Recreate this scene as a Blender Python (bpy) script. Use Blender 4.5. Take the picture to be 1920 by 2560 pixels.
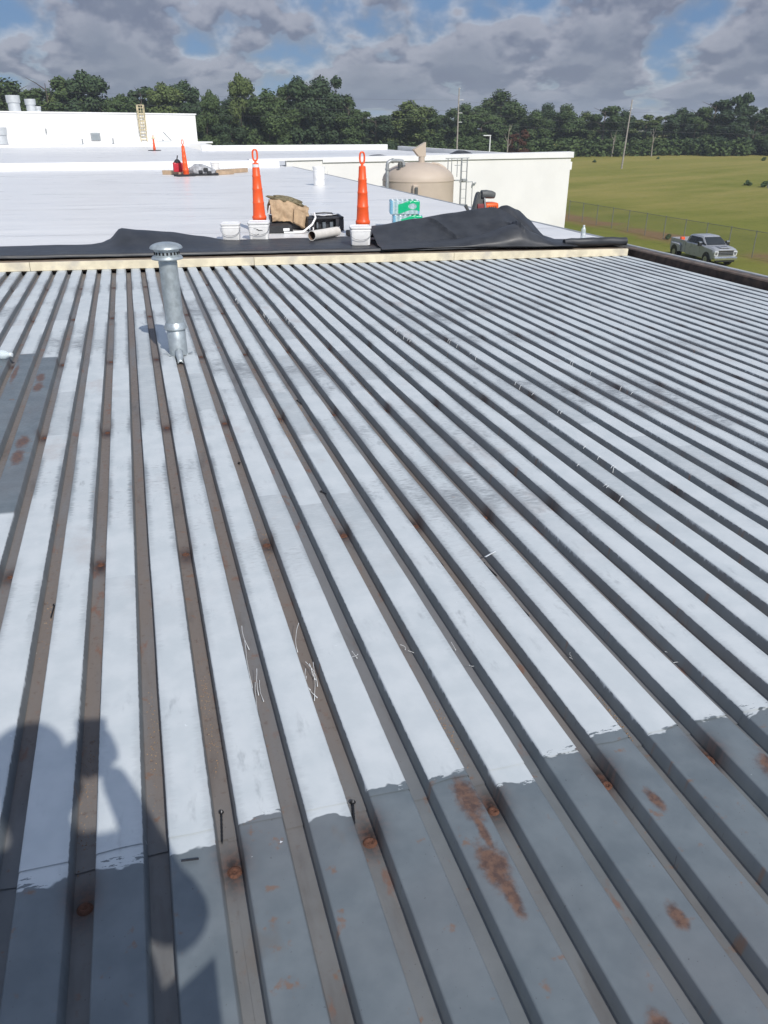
import bpy, bmesh, math, random
from mathutils import Vector, Matrix, Euler, noise as mnoise
R = math.radians
PI = math.pi
for o in list(bpy.data.objects):
    bpy.data.objects.remove(o, do_unlink=True)
scene = bpy.context.scene
C = scene.collection

# ------------------------------------------------------------------ camera
cam_d = bpy.data.cameras.new('camera')
cam = bpy.data.objects.new('camera', cam_d)
C.objects.link(cam)
cam.location = (0, 0, 1.40)
cam.rotation_euler = (R(90 - 26.565), 0, R(-17.0))
cam_d.sensor_fit = 'VERTICAL'
cam_d.sensor_height = 32.0
cam_d.sensor_width = 24.0
cam_d.lens = 24.0
cam_d.clip_start = 0.03
cam_d.clip_end = 4000
scene.camera = cam
scene.render.resolution_x = 768
scene.render.resolution_y = 1024
scene.cycles.max_bounces = 6
scene.cycles.diffuse_bounces = 3
scene.cycles.glossy_bounces = 3
scene.cycles.transparent_max_bounces = 12

# ------------------------------------------------------------------ light
SUN_EL, SUN_AZ = 39.0, -9.8      # light travels SUN_AZ degrees off +Y (towards -X)
LDIR = Vector((math.sin(R(SUN_AZ)) * math.cos(R(SUN_EL)), math.cos(R(SUN_AZ)) * math.cos(R(SUN_EL)), -math.sin(R(SUN_EL))))
sd = bpy.data.lights.new('sun', 'SUN')
sd.energy = 3.0
sd.angle = R(0.55)
sd.color = (1.0, 0.955, 0.89)
sun = bpy.data.objects.new('sun', sd)
C.objects.link(sun)
sun.rotation_euler = LDIR.to_track_quat('-Z', 'Y').to_euler()
scene.view_settings.view_transform = 'Standard'
scene.view_settings.look = 'None'
scene.view_settings.exposure = 0.36
scene.view_settings.gamma = 1.0
scene.view_settings.use_curve_mapping = False


# ------------------------------------------------------------------ node helper
class G:
    def __init__(s, tree):
        s.t = tree
        s._o = None

    def put(s, sock, v):
        if v is None:
            return
        if hasattr(v, 'node'):
            s.t.links.new(v, sock)
        else:
            if sock.type == 'RGBA' and hasattr(v, '__len__') and len(v) == 3:
                v = (*v, 1)
            sock.default_value = v

    def m(s, op, a, b=None, c=None, clamp=False):
        n = s.t.nodes.new('ShaderNodeMath')
        n.operation = op
        n.use_clamp = clamp
        for i, v in enumerate((a, b, c)):
            s.put(n.inputs[i], v)
        return n.outputs[0]

    def add(s, a, b): return s.m('ADD', a, b)
    def sub(s, a, b): return s.m('SUBTRACT', a, b)
    def mul(s, a, b): return s.m('MULTIPLY', a, b)
    def mx(s, a, b): return s.m('MAXIMUM', a, b)
    def mn(s, a, b): return s.m('MINIMUM', a, b)
    def inv(s, a): return s.m('SUBTRACT', 1.0, a)

    def ss(s, v, lo, hi, a=0.0, b=1.0):
        n = s.t.nodes.new('ShaderNodeMapRange')
        n.interpolation_type = 'SMOOTHSTEP'
        for i, x in enumerate((v, lo, hi, a, b)):
            s.put(n.inputs[i], x)
        return n.outputs[0]

    def mix(s, f, a, b, mode='MIX'):
        n = s.t.nodes.new('ShaderNodeMix')
        n.data_type = 'RGBA'
        n.blend_type = mode
        s.put(n.inputs[0], f)
        s.put(n.inputs[6], a)
        s.put(n.inputs[7], b)
        return n.outputs[2]

    def xyz(s, x, y, z):
        n = s.t.nodes.new('ShaderNodeCombineXYZ')
        for i, v in enumerate((x, y, z)):
            s.put(n.inputs[i], v)
        return n.outputs[0]

    def sep(s, v):
        n = s.t.nodes.new('ShaderNodeSeparateXYZ')
        s.t.links.new(v, n.inputs[0])
        return n.outputs[0], n.outputs[1], n.outputs[2]

    def coord(s, which='Object'):
        n = s.t.nodes.new('ShaderNodeTexCoord')
        return n.outputs[which]

    def vm(s, op, a, b):
        n = s.t.nodes.new('ShaderNodeVectorMath')
        n.operation = op
        s.put(n.inputs[0], a)
        s.put(n.inputs[1], b)
        return n.outputs[0]

    def noise(s, v, scale=1.0, detail=3.0, rough=0.55, out=0):
        n = s.t.nodes.new('ShaderNodeTexNoise')
        s.put(n.inputs['Vector'], v)
        n.inputs['Scale'].default_value = scale
        n.inputs['Detail'].default_value = detail
        n.inputs['Roughness'].default_value = rough
        return n.outputs[out]

    def white(s, w):
        n = s.t.nodes.new('ShaderNodeTexWhiteNoise')
        n.noise_dimensions = '1D'
        s.put(n.inputs['W'], w)
        return n.outputs[0]

    def rnd(s):
        return s.t.nodes.new('ShaderNodeObjectInfo').outputs['Random']

    def bump(s, h, strength=0.3, dist=0.01):
        n = s.t.nodes.new('ShaderNodeBump')
        n.inputs['Strength'].default_value = strength
        n.inputs['Distance'].default_value = dist
        s.put(n.inputs['Height'], h)
        return n.outputs[0]


def mat(name):
    m = bpy.data.materials.new(name)
    m.use_nodes = True
    g = G(m.node_tree)
    g.b = m.node_tree.nodes['Principled BSDF']
    g.out = m.node_tree.nodes['Material Output']
    return m, g


def simple(name, col, rough=0.6, metal=0.0, var=0.12, scale=8.0, dirt=None, dirt_amt=0.3, bump=0.0, spec=0.5):
    m, g = mat(name)
    co = g.coord()
    n1 = g.noise(co, scale, 4)
    dark = tuple(c * (1 - var) for c in col)
    lite = tuple(min(1, c * (1 + var)) for c in col)
    c = g.mix(g.ss(n1, 0.3, 0.7), dark, lite)
    if dirt:
        c = g.mix(g.mul(g.ss(g.noise(co, scale * 0.6, 5, 0.65), 0.48, 0.72), dirt_amt), c, dirt)
    g.put(g.b.inputs['Base Color'], c)
    g.b.inputs['Metallic'].default_value = metal
    g.put(g.b.inputs['Roughness'], g.ss(n1, 0.2, 0.8, max(0.02, rough - 0.06), min(1, rough + 0.06)))
    g.b.inputs['Specular IOR Level'].default_value = spec
    if bump:
        g.put(g.b.inputs['Normal'], g.bump(g.noise(co, scale * 6, 3), bump, 0.004))
    return m


# ------------------------------------------------------------------ sky
w = bpy.data.worlds.new('World')
scene.world = w
w.use_nodes = True
wt = w.node_tree
g = G(wt)
bg = wt.nodes['Background']
wout = wt.nodes['World Output']
sky = wt.nodes.new('ShaderNodeTexSky')
sky.sky_type = 'NISHITA'
sky.sun_disc = False
sky.sun_elevation = R(SUN_EL)
sky.sun_rotation = R(180 + SUN_AZ)
sky.altitude = 2500
sky.air_density = 1.0
sky.dust_density = 0.0
sky.ozone_density = 1.2
wt.links.new(sky.outputs[0], bg.inputs[0])
bg.inputs[1].default_value = 0.115
d = g.coord('Generated')
dx, dy, dz = g.sep(d)
zz = g.mx(dz, 0.0)


def cloudvec(up, k=1.0):
    z2 = g.m('LOGARITHM', g.add(zz, 0.035 + up), 2.718282)
    return g.xyz(g.mul(dx, 10.5 * k), g.mul(dy, 10.5 * k), g.mul(z2, 2.15 * k))


v0 = cloudvec(0.0)
n0 = g.noise(v0, 1.0, 6, 0.50)
n1 = g.noise(cloudvec(0.010), 1.0, 4, 0.52)
n2 = g.noise(v0, 2.6, 4, 0.55)
# broken cumulus: seen edge-on near the horizon the gaps close up
thick = g.add(n0, g.add(g.ss(zz, 0.11, 0.03, 0.0, 0.09), g.ss(zz, 0.12, 0.45, 0.035, -0.045)))
mask = g.ss(thick, 0.405, 0.545)
veil = g.ss(zz, 0.30, 0.10, 0.0, 0.86)          # moist air thickens towards the horizon
lit = g.add(g.mul(g.sub(n0, n1), 5.0), g.mul(g.sub(n2, 0.5), 1.0))
c1 = g.mix(g.ss(lit, -0.30, 0.34), (0.132, 0.150, 0.210), (0.280, 0.292, 0.348))
c1 = g.mix(g.ss(thick, 0.54, 0.74, 0.0, 0.8), c1, (0.160, 0.182, 0.238))
c1 = g.mix(g.ss(zz, 0.055, 0.0, 0.0, 0.75), c1, (0.135, 0.172, 0.255))
c1 = g.mix(g.m('DIVIDE', mask, g.mx(g.mx(mask, veil), 0.001)), (0.070, 0.140, 0.275), c1)
c1 = g.mix(g.ss(zz, 0.12, 0.5), c1, (0.50, 0.53, 0.60))
bg2 = wt.nodes.new('ShaderNodeBackground')
wt.links.new(c1, bg2.inputs[0])
bg2.inputs[1].default_value = 1.0
mxs = wt.nodes.new('ShaderNodeMixShader')
wt.links.new(g.mx(g.mul(mask, 0.96), veil), mxs.inputs[0])
wt.links.new(bg.outputs[0], mxs.inputs[1])
wt.links.new(bg2.outputs[0], mxs.inputs[2])
wt.links.new(mxs.outputs[0], wout.inputs[0])


# ------------------------------------------------------------------ mesh helpers
def bm_new(): return bmesh.new()


def finish(name, bm, m, parent=None, smooth=False, loc=None, rot=None):
    bm.normal_update()
    me = bpy.data.meshes.new(name)
    bm.to_mesh(me)
    bm.free()
    return link(name, me, m, parent, smooth, loc, rot)


def link(name, me, m, parent=None, smooth=False, loc=None, rot=None):
    if m and len(me.materials) == 0:
        me.materials.append(m)
    if smooth:
        me.polygons.foreach_set('use_smooth', [True] * len(me.polygons))
        try:
            me.set_sharp_from_angle(angle=R(40))
        except Exception:
            pass
    o = bpy.data.objects.new(name, me)
    C.objects.link(o)
    if parent:
        o.parent = parent
    if loc:
        o.location = loc
    if rot:
        o.rotation_euler = rot
    return o


def tag(o, label=None, cat=None, group=None, kind=None):
    if label: o['label'] = label
    if cat: o['category'] = cat
    if group: o['group'] = group
    if kind: o['kind'] = kind
    return o


def thing(name, label, cat, loc=(0, 0, 0), rz=0.0, group=None, rot=None, scale=None):
    o = bpy.data.objects.new(name, None)
    C.objects.link(o)
    o.empty_display_size = 0.1
    o.location = loc
    o.rotation_euler = rot if rot else (0, 0, rz)
    if scale: o.scale = scale
    return tag(o, label, cat, group)


def dup(root, loc, rz=0.0, label=None, rot=None, scale=None):
    r = root.copy()
    C.objects.link(r)
    r.location = loc
    r.rotation_euler = rot if rot else (0, 0, rz)
    if scale: r.scale = scale
    if label: r['label'] = label
    for ch in list(root.children):
        c = ch.copy()
        C.objects.link(c)
        c.parent = r
        for g_ in ch.children:
            e = g_.copy()
            C.objects.link(e)
            e.parent = c
    return r


def box(bm, x0, x1, y0, y1, z0, z1, bev=0.0, seg=2, mtx=None):
    t = bmesh.new()
    bmesh.ops.create_cube(t, size=1)
    for v in t.verts:
        v.co = Vector(((x0 + x1) / 2 + v.co.x * (x1 - x0), (y0 + y1) / 2 + v.co.y * (y1 - y0), (z0 + z1) / 2 + v.co.z * (z1 - z0)))
    if bev > 0:
        bmesh.ops.bevel(t, geom=t.edges[:], offset=bev, segments=seg, profile=0.6, affect='EDGES')
    merge(bm, t, mtx)


def merge(bm, t, mtx=None):
    if mtx is not None:
        bmesh.ops.transform(t, matrix=mtx, verts=t.verts[:])
    vm = {}
    for v in t.verts:
        vm[v] = bm.verts.new(v.co)
    for f in t.faces:
        try:
            bm.faces.new([vm[v] for v in f.verts])
        except ValueError:
            pass
    t.free()


def lathe(bm, prof, seg=24, mtx=None, cap=True, sq=0.0):
    """prof: list of (r, z).  sq>0 squares the section (superellipse)."""
    t = bmesh.new()
    rings = []
    for r, z in prof:
        ring = []
        for i in range(seg):
            a = 2 * PI * i / seg + PI / seg
            c, s = math.cos(a), math.sin(a)
            if sq > 0:
                e = 2 / (2 + sq)
                c = math.copysign(abs(c) ** e, c)
                s = math.copysign(abs(s) ** e, s)
            ring.append(t.verts.new((r * c, r * s, z)))
        rings.append(ring)
    for a, b in zip(rings, rings[1:]):
        for i in range(seg):
            j = (i + 1) % seg
            t.faces.new((a[i], a[j], b[j], b[i]))
    if cap:
        if prof[0][0] > 1e-5: t.faces.new(list(reversed(rings[0])))
        if prof[-1][0] > 1e-5: t.faces.new(rings[-1])
    merge(bm, t, mtx)


def tube(bm, pts, r, seg=8, closed=False, mtx=None):
    """swept tube, r scalar or list"""
    t = bmesh.new()
    pts = [Vector(p) for p in pts]
    n = len(pts)
    rings = []
    prev = None
    for i, p in enumerate(pts):
        if closed:
            tan = pts[(i + 1) % n] - pts[i - 1]
        else:
            tan = pts[min(i + 1, n - 1)] - pts[max(i - 1, 0)]
        tan = tan.normalized() if tan.length > 1e-9 else Vector((0, 0, 1))
        if prev is None:
            ref = Vector((0, 0, 1)) if abs(tan.z) < 0.9 else Vector((1, 0, 0))
            u = tan.cross(ref).normalized()
        else:
            u = (prev - tan * prev.dot(tan))
            u = u.normalized() if u.length > 1e-6 else tan.orthogonal().normalized()
        prev = u
        vv = tan.cross(u)
        rr = r[i] if hasattr(r, '__len__') else r
        rings.append([t.verts.new(p + (u * math.cos(2 * PI * k / seg) + vv * math.sin(2 * PI * k / seg)) * rr) for k in range(seg)])
    m = n if closed else n - 1
    for i in range(m):
        a, b = rings[i], rings[(i + 1) % n]
        for k in range(seg):
            l = (k + 1) % seg
            t.faces.new((a[k], a[l], b[l], b[k]))
    if not closed:
        t.faces.new(list(reversed(rings[0])))
        t.faces.new(rings[-1])
    merge(bm, t, mtx)


def prism(bm, poly, axis, a, b, mtx=None):
    """extrude polygon (list of 2D) along axis 'x','y','z' from a to b"""
    t = bmesh.new()

    def P(u, v, w_):
        return {'x': (w_, u, v), 'y': (u, w_, v), 'z': (u, v, w_)}[axis]
    A = [t.verts.new(P(u, v, a)) for u, v in poly]
    B = [t.verts.new(P(u, v, b)) for u, v in poly]
    n = len(poly)
    t.faces.new(A)
    t.faces.new(list(reversed(B)))
    for i in range(n):
        j = (i + 1) % n
        t.faces.new((A[j], A[i], B[i], B[j]))
    bmesh.ops.recalc_face_normals(t, faces=t.faces[:])
    merge(bm, t, mtx)


def gridmesh(bm, nu, nv, fn):
    vs = [[bm.verts.new(fn(i / nu, j / nv)) for j in range(nv + 1)] for i in range(nu + 1)]
    for i in range(nu):
        for j in range(nv):
            bm.faces.new((vs[i][j], vs[i + 1][j], vs[i + 1][j + 1], vs[i][j + 1]))


def sstep(a, b, t):
    t = max(0.0, min(1.0, (t - a) / (b - a)))
    return t * t * (3 - 2 * t)


def lerp(a, b, t): return a + (b - a) * t


def interp(x, xs, ys):
    if x <= xs[0]: return ys[0]
    for i in range(len(xs) - 1):
        if x <= xs[i + 1]:
            t = (x - xs[i]) / (xs[i + 1] - xs[i])
            t = t * t * (3 - 2 * t) * 0.5 + t * 0.5
            return ys[i] + (ys[i + 1] - ys[i]) * t
    return ys[-1]


def fbm(x, y, z=0.0, o=3):
    return mnoise.fractal(Vector((x, y, z)), 1.0, 2.0, o)


SL = -0.02                                   # the roof falls 2 cm per metre to the right


def zdeck(x): return SL * x


def zroof(x, y):                             # white membrane roof
    t = sstep(9.3, 34, y)
    return lerp(0.10 + SL * x, -0.02, t)


GZ = -8.2                                    # ground by the building


def zground(x, y):
    r = 0.292 * x + 0.956 * y
    z = GZ + 4.1 * sstep(95, 275, r)
    return z


ORD = ['first', 'second', 'third', 'fourth', 'fifth', 'sixth', 'seventh', 'eighth', 'ninth', 'tenth', 'eleventh', 'twelfth', 'thirteenth', 'fourteenth', 'fifteenth', 'sixteenth', 'seventeenth', 'eighteenth', 'nineteenth', 'twentieth', 'twenty-first', 'twenty-second', 'twenty-third', 'twenty-fourth']

# ------------------------------------------------------------------ deck material
PIT = 0.1524
GX = 0.02                                     # centre of groove number 0
ROW0, ROWD = 1.20, 1.43                       # rows of welds


def deck_material():
    m, g = mat('painted_steel_deck')
    co = g.coord()
    x, y, z = g.sep(co)
    q = g.m('DIVIDE', g.sub(x, GX), PIT)
    k = g.m('ROUND', q)
    cid = g.m('FLOOR', q)
    u = g.sub(g.sub(x, GX), g.mul(k, PIT))
    au = g.m('ABSOLUTE', u)
    flat = g.xyz(x, y, 0.0)
    fine = g.noise(flat, 55, 3, 0.6)
    med = g.noise(flat, 9, 3, 0.6)
    big = g.noise(flat, 1.15, 3, 0.55)
    streak = g.noise(g.xyz(g.mul(x, 22), g.mul(y, 95), g.mul(cid, 3.7)), 1.0, 4, 0.65)
    wc = g.white(cid)
    wk = g.white(g.add(k, 0.37))
    # --- bare primed steel
    steel = g.mix(g.ss(med, 0.3, 0.7), (0.126, 0.152, 0.170), (0.162, 0.190, 0.208))
    steel = g.mix(g.mul(g.ss(big, 0.45, 0.7), 0.55), steel, (0.150, 0.152, 0.160))
    # --- groove dirt
    lapg = g.ss(g.m('ABSOLUTE', g.sub(g.m('FRACT', g.add(g.m('DIVIDE', k, 6.0), 0.5)), 0.5)), 0.02, 0.01)
    groove = g.inv(g.mul(g.ss(au, 0.0205, 0.0235), 0.75))
    groove = g.mul(groove, g.inv(g.ss(au, 0.028, 0.030)))
    wn_near = g.ss(y, 1.15, 1.6, 0.35, 1.0)
    brown = g.add(g.add(g.mul(wk, 0.75), g.mul(g.sub(g.noise(g.xyz(g.mul(x, 6), g.mul(y, 0.8), 0.0), 1.0, 4, 0.6), 0.5), 2.6)), g.mul(lapg, 0.45))
    brown = g.mul(g.ss(brown, 0.10, 0.85), wn_near)
    gcol = g.mix(g.mul(wn_near, 0.75), steel, (0.195, 0.190, 0.194))
    gcol = g.mix(g.mul(brown, 0.6), gcol, (0.185, 0.140, 0.106))
    dn = g.noise(flat, 40, 4, 0.68)
    grime = g.ss(dn, 0.56, 0.72)
    gcol = g.mix(g.mul(grime, g.mul(brown, 0.75)), gcol, (0.105, 0.064, 0.044))
    rustn = g.ss(g.noise(g.xyz(g.mul(x, 16), g.mul(y, 7), 1.3), 1.0, 4, 0.62), 0.60, 0.72)
    soot = g.ss(g.noise(g.xyz(g.mul(x, 9), g.mul(y, 2.2), 6.1), 1.0, 4, 0.65), 0.52, 0.72)
    gcol = g.mix(g.mul(soot, 0.45), gcol, (0.085, 0.075, 0.070))
    gcol = g.mix(g.mul(rustn, 0.62), gcol, (0.200, 0.090, 0.050))
    base = g.mix(groove, steel, gcol)
    # --- small rust blooms on the bare crowns
    rb = g.ss(g.noise(g.xyz(g.mul(x, 20), g.mul(y, 20), 7.7), 1.0, 4, 0.6), 0.635, 0.73)
    pit = g.ss(g.noise(flat, 130, 2, 0.5), 0.70, 0.76)
    base = g.mix(g.mul(pit, 0.55), base, (0.050, 0.050, 0.052))
    base = g.mix(g.mul(rb, 0.6), base, (0.205, 0.105, 0.055))
    bloom2 = g.ss(g.noise(g.xyz(g.mul(x, 7), g.mul(y, 4.5), 2.1), 1.0, 4, 0.6), 0.62, 0.75)
    base = g.mix(g.mul(bloom2, 0.30), base, (0.16, 0.125, 0.095))
    dist = g.mul(g.sub(g.add(g.mul(dn, 0.6), g.mul(med, 0.4)), 0.5), 2.6)

    def blot(cx, cy, rx, ry, soft=0.95):
        a = g.m('DIVIDE', g.sub(x, cx), rx)
        b = g.m('DIVIDE', g.sub(y, cy), ry)
        r = g.m('SQRT', g.add(g.mul(a, a), g.mul(b, b)))
        return g.ss(g.add(r, dist), 1.55, 1.55 - soft)
    bl = None
    for a in ((0.574, 1.195, 0.026, 0.055), (0.558, 1.012, 0.026, 0.060), (0.570, 1.095, 0.010, 0.05), (0.562, 0.945, 0.014, 0.05), (-0.667, 3.918, 0.026, 0.075), (-0.672, 3.715, 0.026, 0.085), (-0.683, 5.05, 0.022, 0.085), (-0.682, 4.86, 0.022, 0.09), (-0.845, 5.18, 0.014, 0.17), (-0.53, 3.60, 0.014, 0.06), (1.375, 1.085, 0.05, 0.05), (0.862, 0.80, 0.014, 0.03), (1.00, 1.075, 0.012, 0.03), (0.70, 0.62, 0.018, 0.03)):
        b_ = blot(*a)
        bl = b_ if bl is None else g.mx(bl, b_)
    base = g.mix(g.mul(bl, 0.9), base, g.mix(g.ss(fine, 0.35, 0.65), (0.080, 0.042, 0.030), (0.165, 0.088, 0.055)))
    # --- paint on the crowns
    crown = g.ss(g.add(au, g.mul(g.sub(fine, 0.5), 0.0050)), 0.0262, 0.0280)
    yend = g.add(g.add(1.222, g.mul(wc, 0.085)), g.add(g.mul(g.sub(med, 0.5), 0.10), g.mul(g.ss(streak, 0.52, 0.60), g.mul(g.sub(g.white(g.add(cid, 9.3)), 0.35), 0.05))))
    painted = g.ss(g.sub(y, yend), -0.002, 0.003)
    edgeq = g.mul(g.sub(g.white(g.add(cid, 5.1)), 0.5), 0.5)
    inpatch = g.mul(g.mul(g.ss(x, -0.585, -0.60), g.ss(x, -1.51, -1.50)), g.mul(g.ss(g.sub(y, g.add(3.2, edgeq)), 0.0, 0.03), g.ss(g.sub(y, g.add(5.6, g.mul(edgeq, 0.5))), 0.03, 0.0)))
    painted = g.mul(painted, g.inv(inpatch))
    ramp_y = g.mul(g.ss(y, 1.9, 3.0), g.ss(y, 9.2, 6.0, 0.45, 1.0))
    wearsum = g.add(g.add(g.mul(g.sub(big, 0.5), 1.55), g.mul(g.sub(streak, 0.5), 0.75)), g.add(g.mul(g.sub(med, 0.5), 0.5), g.mul(g.sub(wc, 0.5), 0.16)))
    wear = g.mul(g.ss(wearsum, 0.05, 0.42), g.mul(ramp_y, g.ss(x, 4.5, 2.5, 0.45, 1.0)))
    # hard edged thin patches (roller lines across the ribs)
    cell = g.add(g.mul(cid, 13.1), g.m('FLOOR', g.add(g.mul(y, 1.35), g.mul(wc, 9.0))))
    thin = g.mul(g.ss(g.white(cell), 0.865, 0.87), g.mul(g.mul(ramp_y, g.ss(x, 4.5, 2.5, 0.2, 1.0)), g.mul(g.ss(streak, 0.25, 0.6, 0.35, 1.0), g.ss(au, 0.030, 0.045, 1.0, 0.55))))
    edgewear = g.mul(g.ss(g.add(au, g.mul(g.sub(streak, 0.5), 0.050)), 0.052, 0.030), g.mul(g.ss(big, 0.40, 0.58), g.ss(y, 1.6, 3.2, 0.25, 0.85)))
    lightwear = g.mul(g.ss(g.noise(g.xyz(g.mul(x, 14), g.mul(y, 5), 9.0), 1.0, 4, 0.65), 0.57, 0.72), 0.55)
    lightwear = g.mul(lightwear, g.ss(big, 0.40, 0.56))
    worn = g.mx(g.mx(wear, g.mul(thin, 0.58)), g.mx(edgewear, lightwear))
    alpha = g.mul(g.mul(crown, painted), g.inv(g.mul(worn, 0.86)))
    pc = g.mix(g.ss(med, 0.3, 0.7), (0.505, 0.550, 0.570), (0.570, 0.608, 0.625))
    pc = g.mix(g.mul(wc, 0.18), pc, (0.60, 0.625, 0.64))
    pinky = g.mul(g.ss(g.noise(g.xyz(g.mul(x, 2.4), g.mul(y, 2.0), 3.0), 1.0, 5, 0.65), 0.56, 0.74), 0.40)
    pc = g.mix(g.mul(pinky, g.ss(y, 1.8, 2.8)), pc, (0.36, 0.30, 0.275))
    col = g.mix(alpha, base, pc)
    # --- white splashes on the bare part
    spl = g.ss(g.noise(g.xyz(g.mul(x, 60), g.mul(y, 48), 0.5), 1.0, 2, 0.5), 0.79, 0.815)
    col = g.mix(g.mul(spl, 0.85), col, (0.66, 0.70, 0.73))
    # --- burn marks round the welds (every other groove)
    r_ = g.m('ROUND', g.m('DIVIDE', g.sub(y, ROW0), ROWD))
    dyw = g.sub(g.sub(y, ROW0), g.mul(r_, ROWD))
    even = g.inv(g.mul(g.m('ABSOLUTE', g.sub(g.m('FRACT', g.add(g.m('DIVIDE', k, 2.0), 0.25)), 0.25)), 2.0))
    dd = g.add(g.m('POWER', g.m('DIVIDE', g.sub(u, 0.004), 0.034), 2.0), g.m('POWER', g.m('DIVIDE', g.add(dyw, g.mul(g.sub(wk, 0.5), 0.02)), 0.058), 2.0))
    halo = g.mul(g.m('EXPONENT', g.mul(dd, -1.0)), even)
    halo = g.mul(halo, g.ss(med, 0.2, 0.6, 0.75, 1.15))
    halo = g.mul(halo, g.inv(g.mul(alpha, 0.85)))
    col = g.mix(g.mul(halo, 0.92), col, g.mix(g.ss(fine, 0.4, 0.65), (0.030, 0.022, 0.020), (0.095, 0.048, 0.034)))
    g.put(g.b.inputs['Base Color'], col)
    g.put(g.b.inputs['Roughness'], g.add(g.mul(alpha, 0.16), g.ss(fine, 0.3, 0.7, 0.42, 0.56)))
    g.b.inputs['Specular IOR Level'].default_value = 0.45
    g.put(g.b.inputs['Normal'], g.bump(g.noise(flat, 60, 2, 0.6), 0.22, 0.0010))
    return m


M_deck = deck_material()
M_weld = simple('rusty_weld', (0.125, 0.055, 0.034), 0.85, 0.0, 0.4, 160, (0.05, 0.03, 0.025), 0.7, 0.5)
M_pine = simple('new_pine', (0.68, 0.61, 0.45), 0.7, 0, 0.12, 6, (0.42, 0.40, 0.37), 0.55)
M_ply = simple('weathered_board', (0.24, 0.185, 0.135), 0.85, 0, 0.25, 9, (0.12, 0.10, 0.085), 0.5)
M_old = simple('tarred_wood', (0.060, 0.042, 0.034), 0.85, 0, 0.4, 11, (0.13, 0.085, 0.058), 0.65, 0.4)
M_old2 = simple('old_plank', (0.125, 0.100, 0.085), 0.85, 0, 0.35, 14, (0.18, 0.10, 0.065), 0.6, 0.4)
M_edge = simple('edge_metal', (0.58, 0.60, 0.60), 0.42, 0.0, 0.12, 7, (0.30, 0.28, 0.26), 0.4)
M_galv = simple('galvanised_steel', (0.45, 0.50, 0.52), 0.40, 0.55, 0.12, 24, (0.33, 0.37, 0.39), 0.55)
M_galv_d = simple('dull_galvanised', (0.40, 0.42, 0.43), 0.5, 0.5, 0.12, 14, (0.28, 0.28, 0.27), 0.5)
M_black = simple('dark_slot', (0.010, 0.010, 0.011), 0.8, 0, 0.1, 4)
M_wall = simple('white_wall_paint', (0.79, 0.785, 0.765), 0.75, 0, 0.03, 0.7, (0.66, 0.64, 0.60), 0.35)
M_pwall = simple('white_block_wall', (0.80, 0.80, 0.785), 0.75, 0, 0.03, 0.5, (0.66, 0.64, 0.58), 0.30)
M_cope = simple('white_coping', (0.83, 0.83, 0.83), 0.5, 0, 0.03, 1.5)


def roof_material():
    m, g = mat('white_roof_membrane')
    co = g.coord()
    x, y, z = g.sep(co)
    n = g.noise(g.xyz(g.mul(x, 0.45), g.mul(y, 2.6), 0), 1.0, 5, 0.62)
    n2 = g.noise(co, 0.35, 3)
    c = g.mix(g.ss(n, 0.3, 0.72), (0.77, 0.765, 0.755), (0.85, 0.845, 0.83))
    c = g.mix(g.ss(n2, 0.3, 0.7), c, (0.81, 0.805, 0.79))
    sc = g.ss(g.noise(g.xyz(g.mul(x, 1.6), g.mul(y, 7.0), 2.0), 1.0, 4, 0.6), 0.68, 0.76)
    c = g.mix(g.mul(sc, 0.30), c, (0.36, 0.36, 0.37))
    g.put(g.b.inputs['Base Color'], c)
    g.put(g.b.inputs['Roughness'], g.ss(n, 0.2, 0.8, 0.24, 0.42))
    g.put(g.b.inputs['Normal'], g.bump(g.noise(g.xyz(g.mul(x, 1.0), g.mul(y, 3.5), 0), 1.0, 4, 0.55), 0.22, 0.02))
    return m


M_roof = roof_material()

# ------------------------------------------------------------------ ground
m, g = mat('grass_field')
co = g.coord()
x, y, z = g.sep(co)
rr = g.add(g.mul(x, 0.292), g.mul(y, 0.956))
nb = g.noise(co, 0.022, 5, 0.6)
nm = g.noise(co, 0.12, 5, 0.65)
nf = g.noise(co, 0.9, 5, 0.7)
ns = g.noise(g.xyz(g.add(g.mul(x, 0.02), g.mul(y, 0.006)), g.add(g.mul(y, 0.09), g.mul(x, -0.028)), 0), 1.0, 5, 0.6)
grn = g.mix(g.ss(nm, 0.3, 0.7), (0.150, 0.170, 0.028), (0.205, 0.212, 0.045))
dry = g.mix(g.ss(nf, 0.3, 0.7), (0.265, 0.235, 0.062), (0.315, 0.270, 0.090))
c = g.mix(g.ss(g.add(g.mul(ns, 0.7), g.mul(nb, 0.3)), 0.38, 0.62), grn, dry)
c = g.mix(g.ss(rr, 120, 210, 0.0, 0.45), c, dry)
c = g.mix(g.ss(rr, 120, 85, 0.0, 0.70), c, grn)
c = g.mix(g.mul(g.ss(nf, 0.55, 0.75), 0.5), c, (0.045, 0.060, 0.014))
# worn dirt along the fence line (fence stands at x = 48.5)
df = g.m('ABSOLUTE', g.sub(x, 50.2))
dirt = g.mul(g.ss(g.add(df, g.mul(g.sub(nm, 0.5), 9.0)), 3.6, 0.6), g.ss(g.noise(g.xyz(g.mul(x, 0.05), g.mul(y, 0.07), 1.0), 1.0, 3), 0.42, 0.56))
c = g.mix(g.mul(dirt, 0.85), c, g.mix(nf, (0.20, 0.105, 0.055), (0.30, 0.19, 0.11)))
g.put(g.b.inputs['Base Color'], c)
g.b.inputs['Roughness'].default_value = 0.95
g.b.inputs['Specular IOR Level'].default_value = 0.1
g.put(g.b.inputs['Normal'], g.bump(g.noise(co, 2.0, 5, 0.75), 0.8, 0.25))
M_ground = m
bm = bm_new()
xs = [-1500, -700, -350] + [-200 + 12.5 * i for i in range(41)] + [420, 600, 1000, 1800]
ys = [-600, -200] + [-50 + 12.5 * i for i in range(33)] + [450, 700, 1200, 2500]
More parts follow.
